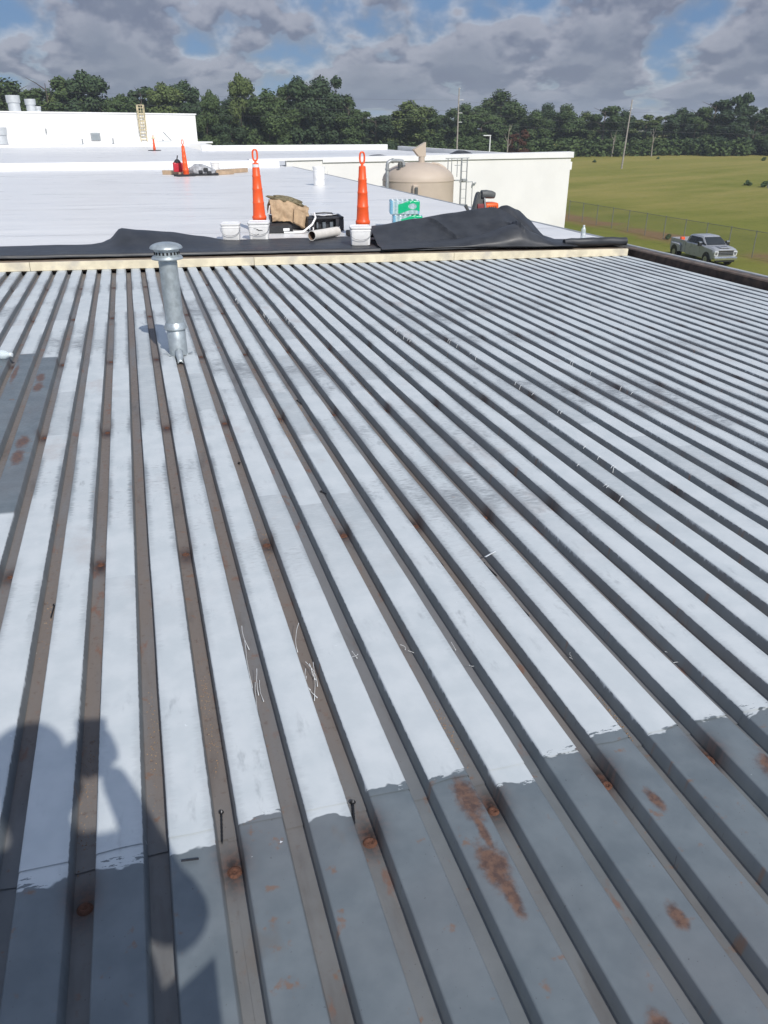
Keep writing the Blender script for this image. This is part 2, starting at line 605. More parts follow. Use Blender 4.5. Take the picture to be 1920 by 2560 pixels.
vs = [[bm.verts.new((a, b, zground(a, b) + (0.25 * fbm(a * 0.03, b * 0.03) if b > 70 else 0))) for b in ys] for a in xs]
for i in range(len(xs) - 1):
    for j in range(len(ys) - 1):
        bm.faces.new((vs[i][j], vs[i + 1][j], vs[i + 1][j + 1], vs[i][j + 1]))
tag(finish('ground', bm, M_ground, None, True), kind='structure')

# ------------------------------------------------------------------ the building we stand on
bld = thing('factory_building', 'factory building whose ribbed steel roof deck fills the foreground', 'building', (0, 3, GZ))


def wpart(name, bm, m, parent=bld, smooth=False):
    """part given in world coordinates"""
    o = finish(name, bm, m, parent, smooth)
    o.location = -Vector(parent.location) if parent.rotation_euler.z == 0 else (0, 0, 0)
    return o


DX0, DX1 = GX - 54 * PIT, GX + 41.5 * PIT     # extent of the deck in x
DY0, DY1 = -3.4, 9.27
HALF, FLO, DEP = 0.0278, 0.0222, 0.043         # half groove opening, half floor, depth
random.seed(3)


def sheet(x0, ncell, y0, y1, lift, name='deck_sheet'):
    """one deck sheet of ncell ribs starting at groove centre x0"""
    bm = bm_new()
    prof = []
    for c in range(ncell):
        b = x0 + c * PIT
        prof += [(b + 0.0, -DEP), (b + FLO - 0.002, -DEP), (b + FLO + 0.0005, -DEP + 0.0028), (b + HALF - 0.0012, -0.0035), (b + HALF + 0.0015, -0.0006), (b + HALF + 0.0045, 0.0), (b + PIT / 2, 0.0003)]
        prof += [(b + PIT - HALF - 0.0045, 0.0), (b + PIT - HALF - 0.0015, -0.0006), (b + PIT - HALF + 0.0012, -0.0035), (b + PIT - FLO - 0.0005, -DEP + 0.0028), (b + PIT - FLO + 0.002, -DEP)]
    e = x0 + ncell * PIT
    prof += [(e, -DEP), (e + 0.016, -DEP + 0.0006)]
    n = max(6, int((y1 - y0) / 0.18))
    rows = []
    for j in range(n + 1):
        y = y0 + (y1 - y0) * j / n
        row = []
        for i, (px, pz) in enumerate(prof):
            wob = 0.0019 * fbm(px * 3.1, y * 1.7, x0) + 0.0009 * fbm(px * 9, y * 6, 3)
            dx_ = 0.0017 * fbm(round((px - GX) / PIT * 2) * 7.3, y * 2.6, 9.0)
            yy = y + (0.006 * fbm(px * 11, 2.2, y0) if j in (0, n) else 0)
            row.append(bm.verts.new((px + dx_, yy, pz + zdeck(px) + lift + wob)))
        rows.append(row)
    for j in range(n):
        for i in range(len(prof) - 1):
            bm.faces.new((rows[j][i], rows[j][i + 1], rows[j + 1][i + 1], rows[j + 1][i]))
    return wpart(name, bm, M_deck, bld, True)


sheets = []
for c in range(-9, 7):
    x0 = GX + c * 6 * PIT
    nc = 6 if c < 6 else 5
    lap = 1.272 + (0.004 if c % 2 else -0.003)
    a = sheet(x0, nc, DY0, lap + 0.05, -0.0016 - 0.0004 * (c % 2))
    b = sheet(x0, nc, lap, DY1, 0.0006 + 0.0004 * (c % 2))
    sheets.append((x0, nc, a, b))

# puddle welds, every other groove, on the joist rows
wb = bm_new()
prof = [(0.0, 0.0016), (0.0035, 0.0010), (0.006, 0.0030), (0.0095, 0.0036), (0.0125, 0.0020), (0.0150, 0.0)]
lathe(wb, prof, 14)
for v in wb.verts:
    v.co.z += 0.0008 * fbm(v.co.x * 220, v.co.y * 220)
    v.co.x *= 1.05
wb.normal_update()
wme = bpy.data.meshes.new('weld')
wb.to_mesh(wme)
wb.free()
for x0, nc, a, b in sheets:
    for c in range(nc):
        kk = round((x0 - GX) / PIT) + c
        if kk % 2: continue
        for r in range(0, 6):
            yy = ROW0 + ROWD * r - (0.02 if r == 0 else 0) + random.uniform(-0.006, 0.006)
            xx = x0 + c * PIT + 0.004 + random.uniform(-0.003, 0.003)
            o = link('weld', wme, M_weld, a if r == 0 else b, True)
            o.location = (xx, yy, zdeck(xx) - DEP + (0.0004 if r else -0.0012))
            s_ = random.uniform(0.8, 1.15)
            o.scale = (s_, s_, 1)
            o.rotation_euler = (0, 0, random.uniform(0, 6))

# roof edge on the right: tarred face, old plank, edge metal
EX = 6.345
yy = -3.4
while yy < 9.25:
    y2 = min(yy + 2.44, 9.60)
    bm = bm_new()
    t0 = zdeck(EX)
    prism(bm, [(EX - 0.008, t0 - 0.02), (EX + 0.004, t0 + 0.062), (EX + 0.030, t0 + 0.072), (EX + 0.036, t0 - 0.02)], 'y', yy + 0.004, y2 - 0.004)
    wpart('edge_nailer', bm, M_old)
    bm = bm_new()
    prism(bm, [(EX + 0.037, t0 - 0.03), (EX + 0.037, t0 + 0.064), (EX + 0.150, t0 + 0.070), (EX + 0.150, t0 - 0.03)], 'y', yy + 0.006, y2 - 0.003)
    wpart('edge_plank', bm, M_old2)
    yy = y2
for a_, b_ in ((-3.4, -0.4), (-0.4, 2.65), (2.65, 5.70), (5.70, 8.75), (8.75, 10.2)):
    bm = bm_new()
    t0 = zdeck(EX)
    prism(bm, [(EX + 0.152, t0 - 0.10), (EX + 0.152, t0 + 0.080), (EX + 0.160, t0 + 0.090), (EX + 0.182, t0 + 0.086), (EX + 0.190, t0 + 0.07), (EX + 0.190, t0 - 0.10)], 'y', a_ + 0.002, b_ - 0.002)
    wpart('edge_trim', bm, M_edge)

# outer wall and the solid under the decks
bm = bm_new()
box(bm, -11.6, EX + 0.16, DY0 + 0.05, 35.9, GZ - 0.5, -0.42)
wpart('wall', bm, M_wall)
bm = bm_new()
box(bm, EX + 0.12, EX + 0.162, DY0 + 0.05, 35.9, -0.415, -0.24)
wpart('fascia', bm, M_cope)

# nailer boards at the end of the deck, one 2.44 m length after the other
for a_, b_, dz in ((-8.25, -6.06, 0.001), (-6.057, -3.623, -0.001), (-3.62, -1.135, 0.0), (-1.132, 1.262, 0.0015), (1.265, 3.740, -0.001), (3.743, 6.225, 0.001)):
    bm = bm_new()
    box(bm, 0, b_ - a_, 0, 0.038, 0, 0.089, 0.003, 1)
    o = finish('nailer_board', bm, M_pine, bld)
    o.location = Vector((a_, 9.262 + dz, zdeck(a_) + 0.002)) - bld.location
    o.rotation_euler = (0, 0.02, 0)
bm = bm_new()
prism(bm, [(-8.2, zdeck(-8.2) + 0.088), (6.22, zdeck(6.22) + 0.088), (6.22, zdeck(6.22) - 0.02), (-8.2, zdeck(-8.2) - 0.02)], 'y', 9.302, 9.75)
wpart('cover_board', bm, M_ply)

# white membrane roof: sheets laid one over the next
seams = [9.72, 11.6, 13.6, 15.65, 17.7, 19.8, 22.0, 24.4, 26.9, 29.4, 31.8, 34.2]
for i in range(len(seams) - 1):
    y0, y1 = seams[i], seams[i + 1] + 0.12
    bm = bm_new()
    def fn(u, v):
        x = lerp(-11.6, 6.50, u)
        y = lerp(y0, y1, v) + 0.03 * fbm(x * 0.2, i * 5.0)
        return (x, y, zroof(x, y) + 0.0012 * (i % 2) + 0.0035 * fbm(x * 0.9, y * 1.5) )
    gridmesh(bm, 48, 10, fn)
    wpart('roof_sheet', bm, M_roof, bld, True)
# slab below and metal edge of the white roof
bm = bm_new()
box(bm, -11.6, 6.49, 9.76, 36.0, -0.41, -0.16)
wpart('roof_slab', bm, M_cope)
yy = 10.22
while yy < 33.9:
    y2 = min(yy + 3.05, 34.0)
    bm = bm_new()
    za, zb = zroof(6.5, yy), zroof(6.5, y2)
    t = bmesh.new()
    pr = [(6.47, 0.007), (6.51, 0.013), (6.525, 0.006), (6.525, -0.11), (6.505, -0.11), (6.505, -0.005), (6.47, -0.005)]
    A = [t.verts.new((u_, yy + 0.003, za + v_)) for u_, v_ in pr]
    B = [t.verts.new((u_, y2 - 0.003, zb + v_)) for u_, v_ in pr]
    t.faces.new(A); t.faces.new(list(reversed(B)))
    for q_ in range(len(pr)):
        t.faces.new((A[(q_ + 1) % len(pr)], A[q_], B[q_], B[(q_ + 1) % len(pr)]))
    bmesh.ops.recalc_face_normals(t, faces=t.faces[:])
    merge(bm, t)
    wpart('edge_trim', bm, M_galv_d)
    yy = y2
# low curb at the far end of the white roof
bm = bm_new()
prism(bm, [(34.0, -0.06), (34.06, 0.19), (34.10, 0.225), (34.42, 0.225), (34.46, 0.19), (34.46, -0.1)], 'x', -11.7, 5.95)
wpart('roof_curb', bm, M_cope)

# ------------------------------------------------------------------ second building: big flat roof, its white wall faces us
b2 = thing('rear_building', 'long white building behind, its blank wall rising beside the tan tank', 'building', (12, 45, GZ))
bm = bm_new()
box(bm, 6.6, 20.35, 36.0, 36.3, GZ, 0.17)
wpart('wall', bm, M_wall, b2)
bm = bm_new()
box(bm, 20.05, 20.36, 36.302, 62.0, GZ, 0.17)
wpart('wall', bm, M_wall, b2)
for a_, b_, zlow in ((5.0, 8.2, 0.12), (8.203, 14.2, 0.05), (14.203, 20.45, 0.10)):
    bm = bm_new()
    za, zb = lerp(0.215, 0.385, (a_ - 5) / 15.4), lerp(0.215, 0.385, (b_ - 5) / 15.4)
    t = bmesh.new()
    co8 = [t.verts.new(p) for p in ((a_, 35.93, zlow), (b_, 35.93, zlow + 0.04), (b_, 35.93, zb), (a_, 35.93, za), (a_, 36.4, zlow), (b_, 36.4, zlow + 0.04), (b_, 36.4, zb + 0.01), (a_, 36.4, za + 0.01))]
    for f in ((0, 1, 2, 3), (5, 4, 7, 6), (3, 2, 6, 7), (1, 0, 4, 5), (0, 3, 7, 4), (2, 1, 5, 6)):
        t.faces.new([co8[i] for i in f])
    merge(bm, t)
    wpart('coping', bm, M_cope, b2)
bm = bm_new()
box(bm, 20.36, 20.50, 36.1, 36.4, -0.40, -0.05, 0.01, 1)
wpart('scupper_box', bm, M_cope, b2)
bm = bm_new()
tube(bm, [(15.3, 35.96, -1.05), (15.32, 35.93, -0.92), (15.46, 35.90, -0.88)], 0.035, 8)
wpart('wall_pipe', bm, M_galv_d, b2, True)
seams2 = [34.45, 40, 46, 52, 57, 62.0]
for i in range(5):
    bm = bm_new()
    def fn(u, v):
        x = lerp(-11.7, (19.2 if seams2[i] > 50 else 20.1) if i else 6.45, u)
        y = lerp(seams2[i], seams2[i + 1] + 0.2, v)
        return (x, y, -0.06 + 0.003 * (i % 2) + 0.004 * fbm(x * 0.4, y * 0.4))
    gridmesh(bm, 30, 6, fn)
    o = wpart('roof_sheet', bm, M_roof, b2, True)
bm = bm_new()
gridmesh(bm, 20, 4, lambda u, v: (lerp(6.47, 20.1, u), lerp(36.41, 40.2, v), -0.06))
wpart('roof_sheet', bm, M_roof, b2, True)
bm = bm_new()
box(bm, 5.3, 19.24, 62.0, 62.4, -0.3, 0.28)
wpart('parapet', bm, M_cope, b2)
bm = bm_new()
box(bm, -11.7, 19.9, 36.32, 61.9, -1.2, -0.12)
wpart('roof_slab', bm, M_cope, b2)

# third building: higher block far left
b3 = thing('upper_block', 'tall windowless white block behind the flat roofs at far left', 'building', (-8, 88, GZ))
bm = bm_new()
prism(bm, [(-26, 2.78), (6.95, 2.52), (6.95, GZ), (-26, GZ)], 'y', 85.0, 100.0)
wpart('wall', bm, M_pwall, b3)
bm = bm_new()
prism(bm, [(-26, 2.90), (7.05, 2.64), (7.05, 2.525), (-26, 2.785)], 'y', 84.93, 100.05)
wpart('coping', bm, M_cope, b3)
bm = bm_new()
box(bm, -26, 7.6, 78.2, 84.98, -0.6, 0.06)
wpart('ledge_roof', bm, M_roof, b3)
bm = bm_new()
prism(bm, [(77.6, -1.2), (77.6, 0.10), (77.7, 0.13), (78.19, 0.13), (78.19, -1.2)], 'x', -26, 7.2)
wpart('curb', bm, M_cope, b3)
bm = bm_new()
box(bm, -26, 8.3, 84.0, 84.97, 0.065, 0.22, 0.02, 1)
wpart('base_flashing', bm, M_cope, b3)
bm = bm_new()
box(bm, -26, 5.28, 62.0, 77.59, -0.5, -0.055)
wpart('roof_slab', bm, M_roof, b3)
bm = bm_new()
box(bm, -2.86, -2.0, 84.88, 84.99, 0.36, 1.0, 0.015, 1)
lo = wpart('louvre', bm, M_galv_d, b3)
for i in range(6):
    bm = bm_new()
    box(bm, -2.78, -2.08, 84.835, 84.87, 0.42 + i * 0.095, 0.475 + i * 0.095)
    o = finish('louvre_blade', bm, M_galv, lo)
for xx, hh in ((-6.7, 0.4), (-3.6, 0.45), (-0.9, 0.5)):
    bm = bm_new()
    lathe(bm, [(0.07, 0.06), (0.07, 0.06 + hh)], 10, Matrix.Translation((xx, 83.4 if xx > -6 else 84.9, 0.0 if xx > -6 else 0.9)))
    wpart('vent_stub', bm, M_galv_d, b3, True)

M_yellow = simple('faded_yellow_paint', (0.62, 0.53, 0.33), 0.6, 0, 0.15, 6, (0.55, 0.50, 0.42), 0.6)
lad = thing('caged_ladder', 'faded yellow caged ladder on the tall white block', 'ladder', (1.93, 84.9, 0))
for s_ in (-0.28, 0.28):
    bm = bm_new()
    tube(bm, [(s_, 0, 0.25), (s_, 0, 3.35)], 0.045, 6)
    finish('rail', bm, M_yellow, lad)
for i in range(11):
    bm = bm_new()
    tube(bm, [(-0.28, 0, 0.4 + i * 0.27), (0.28, 0, 0.4 + i * 0.27)], 0.03, 5)
    finish('rung', bm, M_yellow, lad)
for i in range(4):
    bm = bm_new()
    tube(bm, [(0.36 * math.cos(a), -0.1 - 0.62 * abs(math.sin(a)) ** 0.8, 1.25 + i * 0.69) for a in [PI * q_ / 10 for q_ in range(11)]], 0.035, 5)
    finish('cage_hoop', bm, M_yellow, lad)
for q_ in range(1, 10, 2):
    a = PI * q_ / 10
    bm = bm_new()
    tube(bm, [(0.36 * math.cos(a), -0.1 - 0.62 * abs(math.sin(a)) ** 0.8, z_) for z_ in (1.25, 3.32)], 0.022, 5)
    finish('cage_bar', bm, M_yellow, lad)

M_stack = simple('pale_grey_duct', (0.55, 0.58, 0.60), 0.5, 0.2, 0.06, 3, (0.42, 0.44, 0.45), 0.3)


def stack(name, label, x, y, z, r, h):
    t_ = thing(name, label, 'vent stack', (x, y, z), 0, 'exhaust stacks on the rear roofs')
    bm = bm_new()
    lathe(bm, [(r * 1.02, 0), (r * 1.0, h * 0.52)], 20)
    finish('lower_duct', bm, M_stack, t_, True)
    bm = bm_new()
    lathe(bm, [(r * 1.0, h * 0.52), (r * 1.16, h * 0.56), (r * 1.18, h), (r * 1.08, h), (r * 1.06, h * 0.7), (0.0, h * 0.7)], 20)
    finish('wind_band', bm, M_stack, t_, True)


stack('exhaust_stack', 'large grey exhaust stack leftmost on top of the white block', -9.25, 87, 2.75, 0.52, 1.35)
stack('exhaust_stack', 'middle grey exhaust stack on top of the white block', -7.95, 88.5, 2.75, 0.42, 1.1)
stack('exhaust_stack', 'smallest grey exhaust stack, rightmost on top of the white block', -7.35, 88.5, 2.75, 0.24, 0.5)
stack('exhaust_stack', 'wide grey exhaust stack standing before the white block wall', -10.4, 82.5, 0.1, 0.55, 1.35)
stack('exhaust_stack', 'grey exhaust stack at the left picture edge before the white block', -11.6, 83.4, 0.1, 0.55, 1.2)

# ------------------------------------------------------------------ vent pipe standing in the deck
PX, PY = 0.176, 5.45
vp = thing('vent_pipe', 'galvanised flue pipe with domed rain cap standing in the deck', 'vent pipe', (PX, PY, zdeck(PX)))
bm = bm_new()
lathe(bm, [(0.060, -0.037), (0.0615, 0.0), (0.0625, 0.175), (0.060, 0.178)], 32)
finish('sleeve', bm, M_galv, vp, True)
bm = bm_new()
lathe(bm, [(0.064, 0.168), (0.072, 0.176), (0.0785, 0.180), (0.0785, 0.184), (0.066, 0.214), (0.0612, 0.222)], 32, cap=False)
finish('storm_collar', bm, M_galv, vp, True)
bm = bm_new()
lathe(bm, [(0.0600, 0.17), (0.0602, 0.60), (0.061, 0.604), (0.061, 0.612), (0.0595, 0.616), (0.0595, 0.645)], 32)
finish('pipe', bm, M_galv, vp, True)
bm = bm_new()
lathe(bm, [(0.058, 0.632), (0.100, 0.634), (0.102, 0.640), (0.094, 0.652), (0.080, 0.656)], 32, cap=False)
lathe(bm, [(0.080, 0.655), (0.080, 0.688), (0.084, 0.700), (0.090, 0.705)], 32, cap=False)
cp = finish('rain_cap', bm, M_galv, vp, True)
for i in range(20):
    a = 2 * PI * i / 20
    bm = bm_new()
    box(bm, -0.006, 0.006, -0.0015, 0.0015, -0.0085, 0.0085)
    finish('slot', bm, M_black, cp, False, (0.0805 * math.cos(a), 0.0805 * math.sin(a), 0.673), (0, 0, a + PI / 2))
bm = bm_new()
pr = [(0.088, 0.702), (0.104, 0.700), (0.1055, 0.704)]
for i in range(1, 8):
    a = PI / 2 * i / 7
    pr.append((0.105 * math.cos(a), 0.704 + 0.036 * math.sin(a)))
lathe(bm, pr, 32)
finish('dome', bm, M_galv, cp, True)
# torn, turned-up flaps of the cut opening
random.seed(8)
for i in range(9):
    a = PI + PI * i / 8 + random.uniform(-0.1, 0.1)
    bm = bm_new()
    l_ = random.uniform(0.018, 0.04)
    w_ = random.uniform(0.012, 0.024)
    gridmesh(bm, 3, 2, lambda u, v: ((u - 0.5) * w_ * (1 - v * 0.5), v * l_, 0.010 * v * v + 0.003 * random.random()))
    o = finish('torn_flap', bm, M_galv_d if i % 2 else M_galv, vp, False, (0.066 * math.cos(a), 0.066 * math.sin(a), 0.001 if abs(math.cos(a)) > 0.45 else -0.034), (0, 0, a - PI / 2))
    o.modifiers.new('t', 'SOLIDIFY').thickness = 0.0012
bm = bm_new()
gridmesh(bm, 8, 6, lambda u, v: (0.026 * (2 * u - 1) * (1 - 0.25 * v), -0.062 - 0.075 * v, 0.052 - 0.072 * v - 0.016 * (2 * u - 1) ** 2))
o = finish('front_saddle', bm, M_galv, vp, True)
o.modifiers.new('t', 'SOLIDIFY').thickness = 0.0015

# ------------------------------------------------------------------ black rubber membrane
def rubber(name, base=(0.030, 0.033, 0.039)):
    m, g = mat(name)
    co = g.coord()
    n = g.noise(co, 5, 5, 0.6)
    c = g.mix(g.ss(n, 0.3, 0.7), tuple(b * 0.8 for b in base), tuple(b * 1.35 for b in base))
    dust = g.ss(g.noise(co, 2.2, 5, 0.7), 0.5, 0.75)
    c = g.mix(g.mul(dust, 0.30), c, (0.085, 0.085, 0.085))
    sp = g.ss(g.noise(co, 70, 2), 0.78, 0.82)
    c = g.mix(g.mul(sp, 0.6), c, (0.4, 0.4, 0.4))
    g.put(g.b.inputs['Base Color'], c)
    g.put(g.b.inputs['Roughness'], g.ss(n, 0.2, 0.8, 0.40, 0.58))
    g.put(g.b.inputs['Normal'], g.bump(g.noise(co, 14, 4), 0.15, 0.01))
    return m


M_rub = rubber('black_rubber')
FX = [-0.55, -0.42, -0.32, -0.175, 0.054, 0.406, 0.774, 1.126, 1.3]
FZ = [0.0, 0.015, 0.055, 0.185, 0.160, 0.127, 0.065, 0.0, 0.0]


def memb(u, v):
    x = lerp(-8.2, 6.28, u)
    yb = interp(x, [-8.2, -0.5, 0.2, 1.2, 2.2, 3.0, 4.5, 6.28], [10.40, 10.50, 10.55, 10.72, 10.80, 10.85, 10.55, 10.05])
    y = lerp(9.42, yb, v) + 0.015 * fbm(x * 1.3, 4.0) * (1 - v) + 0.02 * fbm(x * 0.9, 8.0) * v
    fl = interp(x, FX, FZ)
    s = sstep(0.25, 1.0, v)
    z = 0.112 + SL * x + fl * s ** 1.3 + 0.006 * fbm(x * 1.6, y * 2.5) + 0.003
    # front edge is rolled under in a soft lip
    z += 0.030 * math.exp(-((v - 0.035) / 0.035) ** 2)
    if v < 0.02:
        z -= 0.012
    y -= 0.25 * fl * s
    return (x, y, z)


bm = bm_new()
gridmesh(bm, 380, 36, memb)
o = finish('rubber_membrane', bm, M_rub, None, True)
o.modifiers.new('t', 'SOLIDIFY').thickness = 0.004
tag(o, 'long black rubber membrane strip with turned-up back edge along the end of the deck', 'membrane')

RX = [2.85, 3.09, 3.6, 4.14, 4.60, 4.914, 5.08, 5.26, 5.34, 5.6]
RZ = [0.165, 0.185, 0.255, 0.330, 0.388, 0.420, 0.36, 0.239, 0.06, 0.015]


def heap(u, v):
    x = lerp(2.87 + 0.16 * (v - 0.3), 5.50, u)
    top = interp(x, RX, RZ)
    # section: front hem -> billow -> valley -> plane up to the ridge -> drop behind
    hb = interp(x, [2.85, 3.1, 3.94, 4.3, 4.70, 4.95, 5.2, 5.5], [0.025, 0.030, 0.070, 0.135, 0.255, 0.150, 0.06, 0.015])
    va = min(hb * 0.80 + 0.01, top * 0.6)
    P = [(9.36, 0.012), (9.38, 0.45 * hb), (9.47, 0.85 * hb), (9.60, hb), (9.70, 0.96 * hb), (9.78, va), (9.90, lerp(va, top, 0.22)), (10.10, lerp(va, top, 0.62)), (10.28, top), (10.36, top * 0.97), (10.46, 0.6 * top), (10.52, 0.015)]
    t = v * (len(P) - 1)
    i = min(int(t), len(P) - 2)
    f = t - i

    def cat(a, b, c, d, f):
        return 0.5 * ((2 * b) + (-a + c) * f + (2 * a - 5 * b + 4 * c - d) * f * f + (-a + 3 * b - 3 * c + d) * f ** 3)
    p0, p1, p2, p3 = P[max(i - 1, 0)], P[i], P[i + 1], P[min(i + 2, len(P) - 1)]
    y = cat(p0[0], p1[0], p2[0], p3[0], f)
    h = cat(p0[1], p1[1], p2[1], p3[1], f)
    # creases
    ph = (x - 3.80) * 0.912 + (y - 10.15) * 0.41
    if ph > -0.012 and y > 9.72:
        h += 0.050 * min(1.0, (ph + 0.012) / 0.016) * math.exp(-max(ph, 0) / 0.16) * sstep(10.32, 10.12, y) * sstep(9.72, 9.80, y)
    pe = x - 4.74 + 0.12 * (y - 9.6)
    if pe > -0.012 and 9.37 < y < 10.0:
        h += 0.055 * min(1.0, (pe + 0.012) / 0.016) * math.exp(-max(pe, 0) / 0.10) * sstep(9.40, 9.52, y) * sstep(9.95, 9.75, y)
    ph5 = (x - 5.02) * 0.8 + (y - 10.0) * 0.6
    h -= 0.035 * math.exp(-(ph5 / 0.04) ** 2) * sstep(9.6, 9.9, y)
    h += 0.007 * fbm(x * 1.6, y * 2.4, 5.0)
    h = max(h, 0.012)
    ysk = y + 0.05 * math.sin(x * 2.1) * (1 - v)
    return (x, ysk, 0.125 + SL * x + h)


bm = bm_new()
gridmesh(bm, 190, 110, heap)
o = finish('folded_membrane', bm, M_rub, None, True)
o.modifiers.new('t', 'SOLIDIFY').thickness = 0.004
tag(o, 'big creased fold of black rubber sheet heaped beside the water packs', 'membrane')

bm = bm_new()
pts = [(5.35 + 0.1 * i, 9.43 + 0.012 * math.sin(i * 1.3) - 0.004 * i, 0.172 + SL * (5.35 + 0.1 * i) + 0.004 * math.sin(i * 2.1)) for i in range(10)]
tube(bm, pts, [0.035, 0.042, 0.047, 0.050, 0.052, 0.052, 0.053, 0.053, 0.052, 0.050], 16)
o = finish('rubber_roll', bm, M_rub, None, True)
tag(o, 'thin roll of black rubber at the right end of the pine board', 'membrane roll')

# ------------------------------------------------------------------ cones
M_orange = simple('orange_plastic', (0.86, 0.105, 0.022), 0.42, 0, 0.06, 5, (0.72, 0.14, 0.05), 0.25)
M_band = simple('reflective_band', (0.72, 0.72, 0.74), 0.35, 0, 0.06, 20)
M_blackr = simple('black_recycled_rubber', (0.022, 0.023, 0.026), 0.7, 0, 0.2, 20, (0.07, 0.07, 0.07), 0.4)
M_label = simple('white_label', (0.8, 0.8, 0.8), 0.5, 0, 0.03, 5)


def cone(label, x, y, z, band, lean=(0, 0), base=(0.20, 0.17, 0.06), boff=(0.0, 0.0), lbl=False, simplec=False, s=1.0):
    t_ = thing('channelizer_cone', label, 'traffic cone', (x, y, z), 0, 'orange channelizer cones', rot=(lean[0], lean[1], 0.35), scale=(s, s, s))
    bm = bm_new()
    b0 = base[2]
    prof = [(0.094, b0 - 0.01), (0.097, 0.145 + b0 * 0.3), (0.101, 0.150 + b0 * 0.3), (0.101, 0.205), (0.093, 0.215), (0.088, 0.225), (0.079, 0.375), (0.081, 0.38), (0.080, 0.40), (0.076, 0.405), (0.069, 0.555), (0.071, 0.56), (0.070, 0.58), (0.066, 0.585), (0.058, 0.72), (0.060, 0.725), (0.059, 0.745), (0.055, 0.75), (0.047, 0.885), (0.044, 0.90), (0.020, 0.905), (0.016, 0.92)]
    lathe(bm, prof, 24)
    finish('body', bm, M_orange, t_, True)
    bm = bm_new()
    loop = []
    for i in range(18):
        a = 2 * PI * i / 18
        cx_, cz_ = math.cos(a), math.sin(a)
        loop.append((0.032 * math.copysign(abs(cx_) ** 0.7, cx_), 0, 1.002 + 0.070 * math.copysign(abs(cz_) ** 0.75, cz_)))
    tube(bm, loop, 0.0125, 8, closed=True)
    tube(bm, [(0, 0, 0.91), (0, 0, 0.945)], 0.016, 8)
    finish('handle', bm, M_orange, t_, True)
    if band:
        bm = bm_new()
        lathe(bm, [(0.0515, 0.792), (0.0475, 0.888)], 24, cap=False)
        finish('reflective_sleeve', bm, M_band, t_, True)
    bm = bm_new()
    box(bm, -base[0] + boff[0], base[0] + boff[0], -base[1] + boff[1], base[1] + boff[1], 0.0, base[2], 0.012, 1)
    bb = finish('base', bm, M_blackr, t_)
    if lbl:
        bm = bm_new()
        box(bm, base[0] + boff[0] - 0.14, base[0] + boff[0] - 0.05, boff[1] - base[1] - 0.003, boff[1] - base[1] - 0.0005, 0.03, 0.065)
        finish('label', bm, M_label, bb)
    return t_


ca = cone('orange cone with a white reflective sleeve behind the left white pails', 1.725, 11.75, zroof(1.8, 11.75), True, (0, R(-0.3)), (0.26, 0.19, 0.10), (0.16, -0.12), True)
ca.rotation_euler[2] = 0.0
cb = cone('plain orange cone behind the single white pail', 3.04, 10.95, zroof(3.04, 10.95), False, (0, 0), (0.27, 0.2, 0.075), (0.07, 0.0))
cb.rotation_euler[2] = 0.0
cc = cone('orange cone beside the red fuel can out on the white roof', 1.82, 28.0, zroof(1.8, 28), False, (0, R(-1.0)), (0.30, 0.2, 0.06), (-0.05, 0))
cd_ = cone('smallest orange cone, farthest away near the yellow ladder', 2.05, 62.6, -0.05, False, (0, 0), (0.4, 0.3, 0.05), s=0.95)
bm = bm_new()
lathe(bm, [(0.11, 0.80), (0.13, 0.83), (0.06, 0.97), (0.0, 1.0)], 12)
finish('warning_light', bm, M_yellow, cd_, True)

# ------------------------------------------------------------------ pails
M_pail = simple('white_pail_plastic', (0.86, 0.86, 0.85), 0.45, 0, 0.04, 12, (0.55, 0.54, 0.50), 0.3)
M_wire = simple('pail_wire', (0.45, 0.45, 0.46), 0.4, 0.8, 0.1, 10)
M_ink = simple('marker_ink', (0.05, 0.05, 0.055), 0.6, 0, 0.1, 10)


def pail(label, x, y, rz, w, h, square=5.0, lid=True, scrawl=0, z=None):
    z = zroof(x, y) + 0.002 if z is None else z
    t_ = thing('white_pail', label, 'pail', (x, y, z), rz, 'white plastic pails')
    r = w / 2
    bm = bm_new()
    pr = [(r * 0.86, 0.0), (r * 0.90, 0.006), (r * 0.97, h * 0.74), (r * 1.0, h * 0.75), (r * 1.0, h * 0.79), (r * 0.975, h * 0.80), (r * 0.98, h * 0.90)]
    if not lid:
        pr += [(r * 1.04, h * 0.95), (r * 1.04, h), (r * 0.98, h), (r * 0.92, h * 0.5), (0.0, h * 0.45)]
    lathe(bm, pr, 40, sq=square)
    body = finish('body', bm, M_pail, t_, True)
    if lid:
        bm = bm_new()
        lathe(bm, [(r * 1.035, h * 0.885), (r * 1.05, h * 0.90), (r * 1.05, h * 0.985), (r * 1.02, h), (r * 0.95, h), (r * 0.92, h * 0.975), (0.0, h * 0.975)], 40, sq=square)
        finish('lid', bm, M_pail, t_, True)
    bm = bm_new()
    pts = []
    for i in range(15):
        a = PI * i / 14
        pts.append((-r * 1.02 * math.cos(a), -r * 1.04 - 0.012 * math.sin(a), h * 0.77 - h * 0.46 * math.sin(a) ** 0.8))
    tube(bm, pts, 0.0030, 5)
    finish('handle', bm, M_wire, t_)
    if scrawl:
        rs = random.Random(scrawl)
        for q_ in range(4):
            bm = bm_new()
            x_ = rs.uniform(-0.6, 0.1) * r
            zz_ = h * rs.uniform(0.3, 0.66)
            tube(bm, [(x_ + i * 0.016, -r * 0.985, zz_ + rs.uniform(-0.008, 0.008)) for i in range(5)], 0.0022, 4)
            finish('marker_scrawl', bm, M_ink, body)
    return t_


